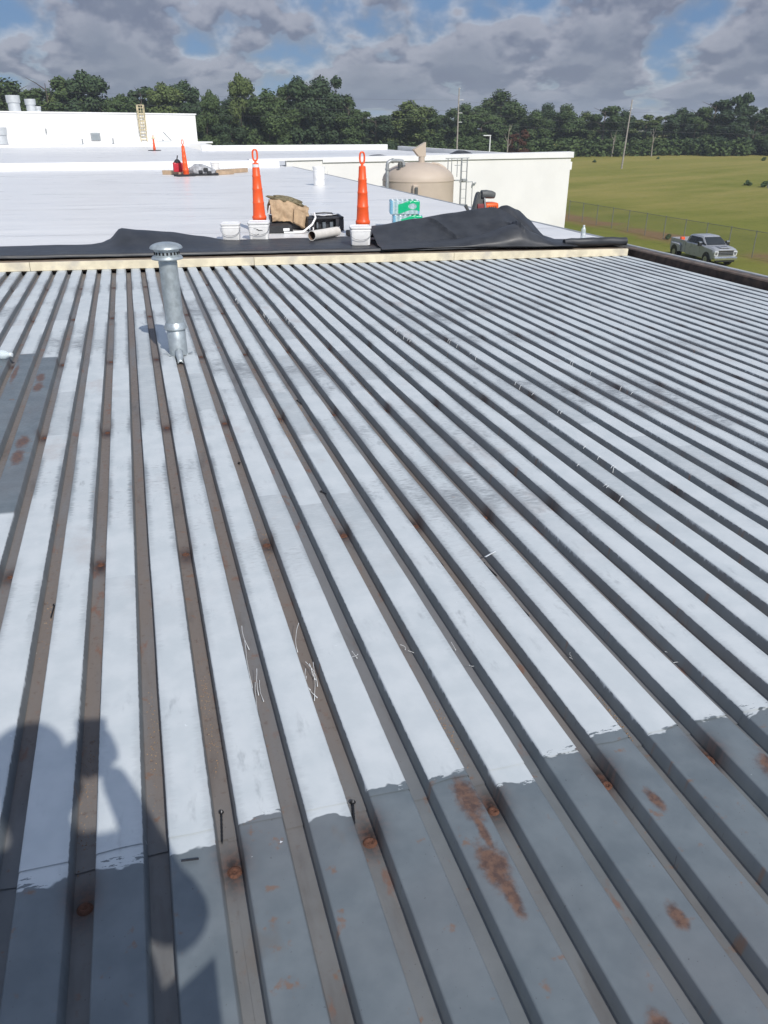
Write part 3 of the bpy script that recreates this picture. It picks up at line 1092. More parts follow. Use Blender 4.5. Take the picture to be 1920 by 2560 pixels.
pail('square white pail at the left end of the row, wire handle hanging', 1.20, 10.80, -0.20, 0.245, 0.215)
pail('square white pail with dark marker scrawl in front of the sleeved cone', 1.575, 10.84, -0.22, 0.275, 0.225, scrawl=4)
pail('square white pail standing alone on the black rubber before the plain cone', 2.735, 9.98, -0.22, 0.265, 0.225, z=0.12 + SL * 2.735)
pail('round white bucket without neighbours out on the white roof', 4.99, 22.4, 0.3, 0.33, 0.47, 0.0, False)
pail('white bucket with grey label among the far tools', 2.92, 29.6, 0.2, 0.30, 0.36, 0.0, True)

# ------------------------------------------------------------------ tool boxes, clothes, tube
M_case = simple('black_tool_plastic', (0.024, 0.026, 0.032), 0.48, 0, 0.2, 20, (0.10, 0.10, 0.105), 0.25)
M_case2 = simple('grey_latch_plastic', (0.11, 0.13, 0.15), 0.5, 0, 0.15, 20)


def toolbox(label, x, y, rz, w, dpt, h, openside):
    z = zroof(x, y) + 0.003
    t_ = thing('tool_case', label, 'tool case', (x, y, z), rz, 'black tool cases')
    bm = bm_new()
    hw, hd = w / 2, dpt / 2
    if openside:
        # hollow shell, front recess
        for a in ((-hw, hw, -hd, hd, 0, 0.025), (-hw, hw, -hd, hd, h - 0.03, h), (-hw, -hw + 0.10, -hd, hd, 0.0255, h - 0.0305), (hw - 0.12, hw, -hd, hd, 0.0255, h - 0.0305), (-hw + 0.1005, hw - 0.1205, -hd + 0.10, hd, 0.0255, h - 0.0305)):
            box(bm, *a, 0.006, 1)
    else:
        box(bm, -hw, hw, -hd, hd, 0, h * 0.62, 0.014, 2)
    finish('body', bm, M_case, t_, True)
    if not openside:
        bm = bm_new()
        box(bm, -hw - 0.006, hw + 0.006, -hd - 0.006, hd + 0.006, h * 0.625, h, 0.018, 2)
        finish('lid', bm, M_case, t_, True)
        for s_ in (-0.55, 0.35):
            bm = bm_new()
            box(bm, s_ * hw - 0.03, s_ * hw + 0.03, -hd - 0.022, -hd - 0.008, h * 0.42, h * 0.72, 0.004, 1)
            finish('latch', bm, M_case2, t_)
    else:
        for s_, ww in ((-hw + 0.13, 0.03), (-hw + 0.22, 0.05), (hw - 0.20, 0.05)):
            bm = bm_new()
            box(bm, s_, s_ + ww, -hd + 0.05, -hd + 0.095, 0.03, h * 0.62, 0.006, 1)
            finish('held_tool', bm, M_case2, t_)
        for s_ in (-hw + 0.015, -hw + 0.065, hw - 0.08):
            bm = bm_new()
            box(bm, s_, s_ + 0.016, -hd - 0.006, -hd - 0.0005, 0.02, 0.06, 0.002, 1)
            finish('latch', bm, M_label, t_)
        bm = bm_new()
        tube(bm, [(-0.16, 0.0, h), (-0.15, 0.0, h + 0.035), (0.0, 0.0, h + 0.045), (0.12, 0.0, h + 0.035), (0.14, 0.0, h)], 0.011, 8)
        finish('carry_handle', bm, M_case, t_, True)
    return t_


toolbox('closed black tool case under the brown work clothes', 2.20, 12.05, -0.06, 0.55, 0.30, 0.185, False)
toolbox('open-sided black tool case with white latches and carry handle', 2.68, 11.78, -0.05, 0.53, 0.30, 0.195, True)
bm = bm_new()
gridmesh(bm, 10, 3, lambda u, v: (2.50 + 0.42 * u, 11.72 + 0.2 * v + 0.02 * math.sin(u * 9), zroof(2.6, 11.8) + 0.204 + 0.018 * fbm(u * 4, v * 2) + 0.012))
o = finish('white_rag', bm, M_label, None, True)
o.modifiers.new('t', 'SOLIDIFY').thickness = 0.004
tag(o, 'crumpled white rag lying on the open-sided tool case', 'rag')

M_cloth = simple('brown_work_cloth', (0.46, 0.335, 0.215), 0.9, 0, 0.14, 12, (0.30, 0.21, 0.13), 0.4, 0.5, 0.2)
M_camo = simple('drab_green_cloth', (0.19, 0.165, 0.105), 0.95, 0, 0.35, 22, (0.085, 0.080, 0.05), 0.6, 0.6, 0.15)
jk = thing('work_clothes', 'heap of tan work jacket and drab cloth thrown over the tool case', 'clothes', (2.2, 12.0, zroof(2.2, 12.0) + 0.19))


def jacket(u, v):
    x = lerp(-0.29, 0.27, u)
    P = [(-0.20, -0.06 - 0.11 * sstep(0.4, 0.9, u)), (-0.185, 0.02), (-0.165, 0.12), (-0.10, 0.20), (0.0, 0.235), (0.12, 0.15), (0.16, 0.03)]
    t = v * 6
    i = min(int(t), 5)
    f = t - i
    y = lerp(P[i][0], P[i + 1][0], f)
    z = lerp(P[i][1], P[i + 1][1], f)
    sc = 1.0 - 0.42 * sstep(0.35, 1.0, u)
    if z > 0: z *= sc
    n = fbm(x * 9, v * 4.2, 1.0)
    return (x + 0.02 * fbm(v * 5, x * 7, 3.0), y - 0.03 * n, z + 0.022 * n)


bm = bm_new()
gridmesh(bm, 48, 40, jacket)
o = finish('jacket', bm, M_cloth, jk, True)
o.modifiers.new('t', 'SOLIDIFY').thickness = 0.008


def camo(u, v):
    a = 2 * PI * u
    b = PI * v
    r = 1 + 0.30 * fbm(math.cos(a) * 2 + 3, math.sin(a) * 2, math.cos(b) * 2.2 + 1)
    x = 0.25 * math.cos(a) * math.sin(b) * r
    return (x - 0.02, 0.03 + 0.12 * math.sin(a) * math.sin(b) * r, 0.205 - 0.22 * (x + 0.1) + 0.075 * math.cos(b) * r)


bm = bm_new()
gridmesh(bm, 48, 24, camo)
finish('scarf', bm, M_camo, jk, True)
bm = bm_new()
gridmesh(bm, 16, 16, lambda u, v: (0.02 + 0.17 * u + 0.03 * v, -0.235 + 0.02 * math.sin(u * 7) + 0.03 * v, -0.12 + 0.05 * (1 - u) + 0.19 * v - 0.045 * u + 0.004 * fbm(u * 5, v * 5)))
o = finish('pocket_flap', bm, M_cloth, jk, True)
o.modifiers.new('t', 'SOLIDIFY').thickness = 0.008
bm = bm_new()
gridmesh(bm, 4, 8, lambda u, v: (-0.335 + 0.05 * u + 0.03 * v, -0.12, 0.02 + 0.13 * v + 0.02 * u))
o = finish('white_sleeve', bm, M_label, jk, True)
o.modifiers.new('t', 'SOLIDIFY').thickness = 0.01
bm = bm_new()
pts = [(2.50, 11.62, 0.30), (2.49, 11.50, 0.25), (2.42, 11.42, 0.17), (2.28, 11.37, 0.085), (2.12, 11.38, 0.073), (1.98, 11.45, 0.073)]
fine_pts = []
for i in range(len(pts) - 1):
    for q_ in range(4):
        fine_pts.append(Vector(pts[i]).lerp(Vector(pts[i + 1]), q_ / 4))
tube(bm, fine_pts, 0.014, 8)
tag(finish('white_hose', bm, M_pail, None, True), 'thin white hose curving down in front of the tool cases', 'hose')

M_tubec = simple('white_cardboard', (0.68, 0.66, 0.61), 0.8, 0, 0.06, 8, (0.5, 0.46, 0.4), 0.3)
M_tubei = simple('brown_cardboard', (0.17, 0.115, 0.08), 0.9, 0, 0.2, 15)
p0, p1 = Vector((2.21, 10.48, 0.132)), Vector((2.66, 10.92, 0.122))
ct = thing('cardboard_tube', 'pale cardboard core tube lying at the edge of the black rubber', 'tube', p0)
ct.rotation_mode = 'QUATERNION'
ct.rotation_quaternion = (p1 - p0).to_track_quat('Z', 'Y')
L = (p1 - p0).length
bm = bm_new()
lathe(bm, [(0.055, 0.0), (0.0625, 0.0), (0.0625, L), (0.055, L)], 28, cap=False)
finish('outer_wall', bm, M_tubec, ct, True)
bm = bm_new()
lathe(bm, [(0.0549, L), (0.0549, 0.0)], 28, cap=False)
finish('inner_wall', bm, M_tubei, ct, True)

# ------------------------------------------------------------------ water bottle packs
m, g = mat('printed_shrink_wrap')
co = g.coord()
x, y, z = g.sep(co)
wav = g.add(0.030, g.mul(g.m('SINE', g.mul(x, 15.0)), 0.028))
band = g.mul(g.ss(g.m('ABSOLUTE', g.sub(z, g.add(0.075, wav))), 0.068, 0.064), g.ss(x, -0.10, -0.085))
ex = g.m('DIVIDE', g.sub(x, 0.10), 0.056)
ez = g.m('DIVIDE', g.sub(z, 0.115), 0.040)
er = g.add(g.mul(ex, ex), g.mul(ez, ez))
oval = g.ss(er, 1.05, 0.95)
blue = g.mx(g.ss(x, -0.155, -0.165), g.ss(x, 0.165, 0.175))
wr = g.noise(co, 30, 4)
c = g.mix(g.ss(wr, 0.3, 0.7), (0.38, 0.66, 0.72), (0.72, 0.86, 0.88))
c = g.mix(g.mul(blue, 0.85), c, (0.11, 0.42, 0.66))
c = g.mix(g.mul(band, g.inv(oval)), c, (0.012, 0.44, 0.20))
g.put(g.b.inputs['Base Color'], c)
g.put(g.b.inputs['Alpha'], g.mx(g.mul(g.mul(band, g.inv(oval)), 0.95), g.mx(g.mul(blue, 0.65), 0.42)))
g.b.inputs['Roughness'].default_value = 0.15
g.put(g.b.inputs['Normal'], g.bump(g.noise(co, 45, 3), 0.5, 0.006))
M_wrap = m
m, g = mat('clear_bottle')
g.put(g.b.inputs['Base Color'], (0.80, 0.90, 0.93))
g.b.inputs['Roughness'].default_value = 0.08
g.b.inputs['Alpha'].default_value = 0.50
M_bottle = m
M_capw = simple('white_bottle_cap', (0.75, 0.80, 0.82), 0.4, 0, 0.03, 5)
BP = [(0.026, 0.0), (0.0315, 0.006), (0.0315, 0.05), (0.029, 0.056), (0.0315, 0.062), (0.0315, 0.10), (0.029, 0.106), (0.0315, 0.112), (0.0315, 0.140), (0.026, 0.160), (0.014, 0.178), (0.0125, 0.186)]


def pack(label, x, y, z, rz):
    t_ = thing('water_pack', label, 'water pack', (x, y, z), rz, 'shrink-wrapped water packs', scale=(1.13, 1.13, 1.02))
    bme = None
    for i in range(6):
        for j in range(4):
            px_, py_ = (i - 2.5) * 0.0655, (j - 1.5) * 0.0655
            if bme is None:
                bm = bm_new()
                lathe(bm, BP, 12)
                o = finish('bottle', bm, M_bottle, t_, True)
                bme = o.data
                bm = bm_new()
                lathe(bm, [(0.0145, 0.185), (0.0145, 0.199), (0.012, 0.200)], 12)
                c_ = finish('bottle_cap', bm, M_capw, o, True)
                cme = c_.data
            else:
                o = link('bottle', bme, None, t_)
                c_ = link('bottle_cap', cme, None, o)
            o.location = (px_, py_, 0.002)
    bm = bm_new()
    box(bm, -0.200, 0.200, -0.134, 0.134, 0.0, 0.193, 0.026, 4)
    for v in bm.verts:
        v.co += Vector((0.004 * fbm(v.co.x * 20, v.co.z * 20), 0.004 * fbm(v.co.z * 25, v.co.x * 25), 0.003 * fbm(v.co.x * 30, v.co.y * 30)))
    finish('shrink_wrap', bm, M_wrap, t_, True)


wz = zroof(3.95, 11.9) + 0.003
pack('lower green printed pack of water bottles behind the rubber fold', 3.995, 11.86, wz, -0.25)
pack('upper green printed pack of water bottles, on top of the other', 3.955, 11.88, wz + 0.207, -0.25)


def bottle(label, x, y, z, rot=(0, 0, 0)):
    t_ = thing('water_bottle', label, 'bottle', (x, y, z), rot=rot)
    bm = bm_new()
    lathe(bm, BP, 20)
    finish('body', bm, M_bottle, t_, True)
    bm = bm_new()
    lathe(bm, [(0.0145, 0.185), (0.0145, 0.199), (0.012, 0.200)], 14)
    finish('cap', bm, M_capw, t_, True)
    bm = bm_new()
    lathe(bm, [(0.0319, 0.068), (0.0319, 0.096)], 20, cap=False)
    finish('label_band', bm, M_capw, t_, True)


bottle('clear water bottle standing upright on the rubber at the right roof edge', 5.90, 9.90, 0.125 + SL * 5.9)
bottle('clear plastic bottle lying on the deck at the left picture edge', -1.075, 5.60, zdeck(-1.07) + 0.033, (R(90), 0, R(68)))

# ------------------------------------------------------------------ backpack blower behind the fold
M_org2 = simple('blower_orange', (0.80, 0.12, 0.02), 0.4, 0, 0.08, 10)
M_gry = simple('blower_grey', (0.10, 0.105, 0.105), 0.5, 0, 0.12, 12)
M_redp = simple('blower_dark_red', (0.22, 0.045, 0.05), 0.5, 0, 0.2, 12)
bz = zroof(4.85, 11.05)
bl_ = thing('backpack_blower', 'orange and grey backpack leaf blower behind the rubber fold', 'leaf blower', (4.85, 11.05, bz + 0.003))
bm = bm_new()
prism(bm, [(-0.21, 0.0), (0.16, 0.0), (0.14, 0.20), (0.02, 0.40), (-0.02, 0.56), (-0.075, 0.58), (-0.10, 0.53), (-0.14, 0.34)], 'y', -0.10, 0.02)
bmesh.ops.bevel(bm, geom=bm.edges[:], offset=0.015, segments=2, affect='EDGES')
finish('back_frame', bm, M_gry, bl_, True)
bm = bm_new()
tube(bm, [(-0.04, -0.09, 0.545), (0.03, -0.09, 0.545), (0.12, -0.09, 0.535), (0.165, -0.09, 0.525)], [0.056, 0.058, 0.053, 0.042], 16)
finish('fuel_tank', bm, M_gry, bl_, True)
bm = bm_new()
box(bm, 0.02, 0.235, -0.13, 0.10, 0.27, 0.43, 0.045, 4)
finish('engine_cover', bm, M_org2, bl_, True)
for q_ in range(4):
    bm = bm_new()
    box(bm, 0.075 + q_ * 0.033, 0.088 + q_ * 0.033, -0.136, -0.1302, 0.30, 0.38)
    finish('vent_slot', bm, M_black, bl_)
bm = bm_new()
box(bm, -0.10, 0.0, -0.125, -0.1005, 0.23, 0.42, 0.01, 2)
finish('harness_pad', bm, M_redp, bl_, True)
bm = bm_new()
tube(bm, [(-0.19, -0.06, 0.28), (-0.235, -0.06, 0.35), (-0.265, -0.06, 0.40)], [0.016, 0.022, 0.026], 10)
finish('throttle_grip', bm, M_gry, bl_, True)
bm = bm_new()
tube(bm, [(0.0, -0.11, 0.52), (0.012, -0.13, 0.40), (0.03, -0.13, 0.30)], 0.014, 8)
finish('strap', bm, M_galv_d, bl_, True)

# ------------------------------------------------------------------ far tools on the white roof
M_red = simple('red_can', (0.52, 0.022, 0.040), 0.4, 0, 0.08, 6)
M_plank = simple('raw_plank', (0.44, 0.32, 0.215), 0.85, 0, 0.15, 5, (0.33, 0.24, 0.16), 0.4)
zf = zroof(2.0, 28.5)
for lab, a, b, wd, hh in (('tan plank on the left of the far tools, behind the red can', (1.18, 29.4), (2.02, 28.75), 0.20, 0.13), ('longest tan plank on the right of the far tools', (2.55, 28.7), (4.05, 30.2), 0.22, 0.13), ('short tan plank lying in front of the longest plank', (2.5, 28.35), (3.42, 28.95), 0.2, 0.11), ('tan plank stub under the red can', (1.62, 28.45), (2.15, 28.3), 0.15, 0.10)):
    a, b = Vector((*a, zf)), Vector((*b, zf))
    ang = math.atan2((b - a).y, (b - a).x)
    bm = bm_new()
    box(bm, 0, (b - a).length, -wd / 2, wd / 2, 0, hh, 0.006, 1)
    tag(finish('plank', bm, M_plank, None, False, a, (0, 0, ang)), lab, 'plank', 'planks by the far tools')
rc = thing('fuel_can', 'red plastic fuel can beside the far orange cone', 'fuel can', (1.62, 28.75, zf + 0.10), 0.1)
bm = bm_new()
box(bm, -0.15, 0.15, -0.10, 0.10, 0, 0.29, 0.035, 3)
finish('body', bm, M_red, rc, True)
bm = bm_new()
lathe(bm, [(0.13, 0.285), (0.06, 0.37), (0.035, 0.385)], 12)
finish('shoulder', bm, M_blackr, rc, True)
bm = bm_new()
tube(bm, [(0, 0, 0.38), (0.015, 0, 0.44), (0.03, 0, 0.50)], 0.018, 8)
finish('spout', bm, M_blackr, rc, True)
M_tarp = simple('grey_tarp', (0.36, 0.37, 0.39), 0.6, 0, 0.3, 10, (0.07, 0.07, 0.075), 0.6)
tb = thing('tarp_bundle', 'crumpled grey tarp bundle on a black tray right of the far cone', 'tarp', (2.42, 28.35, zf), 0.0)
bm = bm_new()
box(bm, -0.36, 0.46, -0.22, 0.22, 0.002, 0.075, 0.015, 1)
finish('tray', bm, M_blackr, tb)


def tarp(u, v):
    a = 2 * PI * u
    b = PI / 2 * v
    r = 1 + 0.35 * fbm(math.cos(a) * 1.7, math.sin(a) * 1.7, v * 2)
    x_ = 0.44 * math.cos(a) * math.cos(b) * r
    return (x_ - 0.02, 0.22 * math.sin(a) * math.cos(b) * r, 0.07 + (0.27 - 0.22 * x_) * math.sin(b) * (0.9 + 0.1 * r))


bm = bm_new()
gridmesh(bm, 40, 14, tarp)
finish('tarp', bm, M_tarp, tb, True)
for q_, (x_, z_) in enumerate(((-0.12, 0.13), (0.16, 0.10), (0.05, 0.20))):
    bm = bm_new()
    box(bm, x_ - 0.07, x_ + 0.07, -0.26, -0.17, z_ - 0.06, z_ + 0.04, 0.02, 2)
    finish('dark_tool', bm, M_blackr, tb, True)
bm = bm_new()
tube(bm, [(3.0, 84.2, 0.24), (4.3, 84.2, 0.24), (4.42, 84.2, 0.32), (3.75, 84.2, 1.05)], 0.06, 6)
tag(finish('bent_pipe', bm, M_galv_d), 'bent grey pipe propped by the tall white block right of the ladder', 'pipe')

# ------------------------------------------------------------------ tan tank and its pipework
M_tan = simple('tan_tank_paint', (0.52, 0.435, 0.355), 0.55, 0, 0.05, 1.2, (0.40, 0.33, 0.26), 0.35)
tk = thing('storage_tank', 'domed tan storage tank between the roof edge and the white wall', 'tank', (9.95, 28.35, GZ))
TR = 1.28
ZS = -0.30 - GZ
bm = bm_new()
lathe(bm, [(TR, 0.0), (TR, ZS), (TR + 0.012, ZS + 0.012), (TR + 0.012, ZS + 0.05), (TR, ZS + 0.06)], 56)
finish('shell', bm, M_tan, tk, True)
bm = bm_new()
pr = [(TR, ZS + 0.06)]
for i in range(1, 13):
    a = PI / 2 * i / 12
    pr.append((TR * math.cos(a) ** 0.9 if i < 12 else 0.0, ZS + 0.06 + 0.56 * math.sin(a) ** 1.05))
lathe(bm, pr, 56)
finish('dome', bm, M_tan, tk, True)
bm = bm_new()
lathe(bm, [(0.11, ZS + 0.5), (0.11, ZS + 0.86)], 16)
t = bmesh.new()
A = [t.verts.new(p) for p in ((-0.13, -0.11, ZS + 0.80), (0.12, -0.11, ZS + 0.80), (0.12, 0.11, ZS + 0.80), (-0.13, 0.11, ZS + 0.80))]
B = [t.verts.new(p) for p in ((-0.33, -0.13, ZS + 1.02), (0.12, -0.10, ZS + 1.26), (0.12, 0.10, ZS + 1.26), (-0.33, 0.13, ZS + 1.02))]
for i in range(4):
    t.faces.new((A[i], A[(i + 1) % 4], B[(i + 1) % 4], B[i]))
t.faces.new(B)
merge(bm, t)
finish('vent_hood', bm, M_tan, tk, False, (0.08, -0.1, 0))
bm = bm_new()
tube(bm, [(0.30, -0.35, ZS + 0.54), (0.42, -0.38, ZS + 0.585), (0.60, -0.42, ZS + 0.55), (0.78, -0.46, ZS + 0.46), (0.86, -0.47, ZS + 0.40)], 0.05, 10)
finish('curved_pipe', bm, M_tan, tk, True)
bm = bm_new()
box(bm, -0.62, -0.42, -TR * 0.93 - 0.10, -TR * 0.93 + 0.10, ZS - 0.42, ZS - 0.06, 0.02, 1)
finish('gauge_plate', bm, M_tan, tk)
bm = bm_new()
box(bm, -0.58, -0.47, -TR * 0.93 - 0.17, -TR * 0.93 - 0.10, ZS - 0.55, ZS - 0.12, 0.02, 1)
finish('gauge', bm, M_gry, tk)
bm = bm_new()
lathe(bm, [(0.07, ZS + 0.30), (0.07, ZS + 0.42)], 12, Matrix.Translation((-0.83, -0.42, 0)))
lathe(bm, [(0.13, ZS + 0.38), (0.13, ZS + 0.41)], 12, Matrix.Translation((-0.83, -0.42, 0)))
lathe(bm, [(0.09, ZS + 0.42), (0.05, ZS + 0.46), (0.08, ZS + 0.56), (0.05, ZS + 0.64)], 12, Matrix.Translation((-0.83, -0.42, 0)))
lathe(bm, [(0.06, ZS + 0.42), (0.09, ZS + 0.46), (0.045, ZS + 0.60)], 12, Matrix.Translation((-0.70, -0.42, 0)))
finish('valve', bm, M_gry, tk, True)
fp = thing('fill_pipe', 'grey fill pipe bent over the left shoulder of the tan tank', 'pipe', (9.95, 28.35, GZ))
bm = bm_new()
pts = [(-1.33, -0.55, 0), (-1.33, -0.55, ZS + 0.55), (-1.31, -0.55, ZS + 0.63), (-1.22, -0.54, ZS + 0.68), (-1.1, -0.5, ZS + 0.685), (-0.86, -0.44, ZS + 0.68), (-0.74, -0.42, ZS + 0.66), (-0.70, -0.42, ZS + 0.58), (-0.70, -0.42, ZS + 0.44)]
tube(bm, pts, 0.062, 12)
finish('pipe_run', bm, M_galv_d, fp, True)
for p_, ax in (((-1.33, -0.55, ZS + 0.42), 'Z'), ((-1.12, -0.505, ZS + 0.685), 'X')):
    bm = bm_new()
    lathe(bm, [(0.08, -0.03), (0.08, 0.03)], 14)
    finish('coupling', bm, M_galv_d, fp, True, p_, (0, 0, 0) if ax == 'Z' else (0, R(90), 0.2))
bm = bm_new()
box(bm, 6.53, 8.52, 27.75, 28.0, -0.72, -0.50, 0.01, 1)
box(bm, 8.30, 8.52, 27.70, 28.05, -0.80, -0.42, 0.02, 1)
tag(finish('pipe_bracket', bm, M_galv_d), 'grey box beam running from the roof edge to the fill pipe', 'beam')
tl = thing('tank_ladder', 'grey steel ladder with handrails on the right side of the tan tank', 'ladder', (11.28, 28.2, GZ))
for x_, zt, r_ in ((-0.26, ZS + 0.72, 0.016), (-0.12, ZS + 0.72, 0.016), (0.10, ZS + 0.70, 0.014), (0.26, ZS + 0.72, 0.030), (0.48, ZS + 0.72, 0.020), (0.72, ZS - 0.05, 0.014)):
    bm = bm_new()
    tube(bm, [(x_, 0.0, ZS - 3.0 if x_ > 0.15 else ZS + 0.12), (x_, 0.0, zt)], r_, 6)
    finish('rail', bm, M_galv_d, tl)
for z_ in [ZS - 3.0 + 0.3 * q_ for q_ in range(13)]:
    bm = bm_new()
    tube(bm, [(0.26, 0.0, z_), (0.48, 0.0, z_)], 0.010, 5)
    finish('rung', bm, M_galv_d, tl)
bm = bm_new()
tube(bm, [(-0.35, 0.0, ZS + 0.73), (0.55, 0.0, ZS + 0.745)], 0.022, 6)
tube(bm, [(0.0, 0.0, ZS + 0.50), (0.30, 0.0, ZS + 0.51)], 0.016, 6)
tube(bm, [(0.2, 0.0, ZS - 0.05), (0.72, 0.0, ZS - 0.05)], 0.022, 6)
finish('handrail', bm, M_galv_d, tl)
for z_ in (ZS, ZS - 0.85):
    bm = bm_new()
    box(bm, 0.0, 0.5, -0.04, 0.04, z_ - 0.02, z_ + 0.02)
    box(bm, 0.30, 0.44, -0.07, 0.07, z_ - 0.05, z_ + 0.05, 0.01, 1)
    finish('bracket', bm, M_galv_d, tl)
# loose black sheets on the rear roof
for lab, (x0_, x1_), y_, seed in (('left black rubber hump on the rear roof behind the tank', (12.4, 15.2), 43.0, 2.0), ('right black rubber hump on the rear roof, towards the lamp post', (15.6, 18.2), 41.0, 5.0)):
    bm = bm_new()
    gridmesh(bm, 40, 14, lambda u, v: (lerp(x0_, x1_, u), y_ + 1.3 * v, -0.04 + (0.40 * math.sin(PI * u) ** 0.7 * (0.6 + 0.4 * math.sin(u * 5 + seed))) * math.sin(PI * v) ** 0.8 + 0.03 * fbm(u * 5, v * 3, seed)))
    tag(finish('rubber_hump', bm, M_rub, None, True), lab, 'membrane', 'black rubber humps on the rear roof')

# ------------------------------------------------------------------ pickup truck
M_silver = simple('silver_car_paint', (0.36, 0.375, 0.405), 0.30, 0.15, 0.04, 2)
M_glass = simple('dark_car_glass', (0.016, 0.022, 0.028), 0.08, 0, 0.05, 2)
M_chrome = simple('chrome', (0.70, 0.72, 0.74), 0.16, 0.9, 0.05, 5)
M_tyre = simple('tyre_rubber', (0.018, 0.018, 0.019), 0.8, 0, 0.15, 20)
M_rim = simple('wheel_rim', (0.35, 0.36, 0.37), 0.3, 0.7, 0.1, 8)
M_lamp = simple('headlamp_lens', (0.78, 0.80, 0.82), 0.12, 0.2, 0.05, 20)
M_trim = simple('black_trim', (0.02, 0.021, 0.023), 0.5, 0, 0.1, 8)
TX, TY = 43.4, 54.3
# local frame: +X forward (nose), Y left, Z up; 6.4 m long
tr = thing('pickup_truck', 'silver grey dual rear wheel pickup parked on the grass by the fence', 'pickup truck', (TX, TY, zground(TX, TY)), R(-96))


def loft(bm, secs):
    """secs: list of (x, [(y,z)...]) closed loops with equal counts"""
    t = bmesh.new()
    rings = [[t.verts.new((x_, y_, z_)) for y_, z_ in s] for x_, s in secs]
    n = len(rings[0])
    for a, b in zip(rings, rings[1:]):
        for i in range(n):
            j = (i + 1) % n
            t.faces.new((a[i], a[j], b[j], b[i]))
    t.faces.new(list(reversed(rings[0])))
    t.faces.new(rings[-1])
    bmesh.ops.recalc_face_normals(t, faces=t.faces[:])
    merge(bm, t)


def sec(hw, z0, z1, ch=0.08, tuck=0.04):
    return [(-hw + tuck, z0), (-hw, z0 + 0.25), (-hw, z1 - ch), (-hw + ch, z1), (hw - ch, z1), (hw, z1 - ch), (hw, z0 + 0.25), (hw - tuck, z0)]


bm = bm_new()
loft(bm, [(3.12, sec(0.86, 0.62, 1.22, 0.10)), (3.02, sec(0.95, 0.55, 1.30, 0.12)), (2.5, sec(1.0, 0.50, 1.37, 0.12)), (1.55, sec(1.01, 0.48, 1.42, 0.10)), (1.3, sec(1.01, 0.48, 1.42, 0.08)), (-0.95, sec(1.01, 0.48, 1.40, 0.05))])
body = finish('body', bm, M_silver, tr, True)
bm = bm_new()
loft(bm, [(1.75, sec(0.90, 1.28, 1.40, 0.03, 0)), (0.92, sec(0.80, 1.28, 1.97, 0.10, 0)), (0.75, sec(0.79, 1.28, 2.02, 0.12, 0)), (-0.55, sec(0.79, 1.28, 2.02, 0.12, 0)), (-0.86, sec(0.82, 1.28, 1.93, 0.10, 0)), (-0.96, sec(0.90, 1.28, 1.42, 0.04, 0))])
finish('cab', bm, M_silver, tr, True)
# glass
bm = bm_new()
t = bmesh.new()
q_ = [t.verts.new(p) for p in ((1.70, -0.80, 1.435), (1.70, 0.80, 1.435), (0.985, 0.68, 1.93), (0.985, -0.68, 1.93))]
t.faces.new(q_)
merge(bm, t, Matrix.Translation((0.035, 0, 0.02)))
finish('windshield', bm, M_glass, tr)
for s_ in (-1, 1):
    for x0_, x1_, xt0, xt1 in ((0.40, 1.42, 0.40, 0.86), (-0.78, 0.34, -0.62, 0.34)):
        bm = bm_new()
        t = bmesh.new()
        q_ = [t.verts.new(p) for p in ((x0_, s_ * 0.925, 1.42), (x1_, s_ * 0.925, 1.42), (xt1, s_ * 0.815, 1.90), (xt0, s_ * 0.815, 1.90))]
        t.faces.new(q_)
        merge(bm, t)
        finish('side_window', bm, M_glass, tr)
    bm = bm_new()
    box(bm, -0.11, 0.11, -0.14, 0.14, -0.16, 0.16, 0.04, 2)
    mi = finish('mirror', bm, M_trim, tr, True, (1.30, s_ * 1.19, 1.50))
    bm = bm_new()
    box(bm, -0.05, 0.115, -0.13, 0.13, 0.06, 0.17, 0.03, 2)
    finish('mirror_cap', bm, M_chrome, mi, True)
    bm = bm_new()
    box(bm, 0.30, 0.55, s_ * 1.012 - 0.012, s_ * 1.012 + 0.012, 1.20, 1.24, 0.006, 1)
    finish('door_handle', bm, M_chrome, tr)
    bm = bm_new()
    box(bm, 2.96, 3.135, s_ * 0.80 - 0.15, s_ * 0.80 + 0.15, 0.82, 1.16, 0.03, 2)
    hl = finish('headlight', bm, M_lamp, tr, True)
    for q_ in range(2):
        bm = bm_new()
        box(bm, 3.13, 3.142, s_ * 0.80 - 0.10 + q_ * 0.1, s_ * 0.80 - 0.02 + q_ * 0.1, 0.88, 1.10, 0.004, 1)
        finish('lamp_core', bm, M_trim, hl)
    bm = bm_new()
    lathe(bm, [(0.09, 0.0), (0.07, 0.03)], 14)
    finish('fog_lamp', bm, M_lamp, tr, True, (3.20, s_ * 0.72, 0.60), (0, R(90), 0))
bm = bm_new()
box(bm, 3.06, 3.13, -0.64, 0.64, 0.78, 1.20, 0.02, 1)
gr = finish('grille', bm, M_trim, tr)
for z_, h_ in ((1.18, 0.05), (1.06, 0.03), (0.94, 0.03), (0.80, 0.06)):
    bm = bm_new()
    box(bm, 3.125, 3.165, -0.66, 0.66, z_, z_ + h_, 0.008, 1)
    finish('grille_bar', bm, M_chrome, gr)
bm = bm_new()
box(bm, 3.02, 3.26, -0.96, 0.96, 0.50, 0.74, 0.05, 2)
finish('front_bumper', bm, M_chrome, tr, True)
bm = bm_new()
box(bm, 3.0, 3.2, -0.8, 0.8, 0.36, 0.495, 0.03, 1)
finish('air_dam', bm, M_trim, tr)
bm = bm_new()
box(bm, 2.2, 3.0, -0.42, 0.42, 1.36, 1.42, 0.03, 2)
finish('hood_bulge', bm, M_silver, tr, True)
bm = bm_new()
box(bm, 2.62, 2.80, -0.25, 0.25, 1.415, 1.432)
finish('hood_scoop', bm, M_trim, tr)
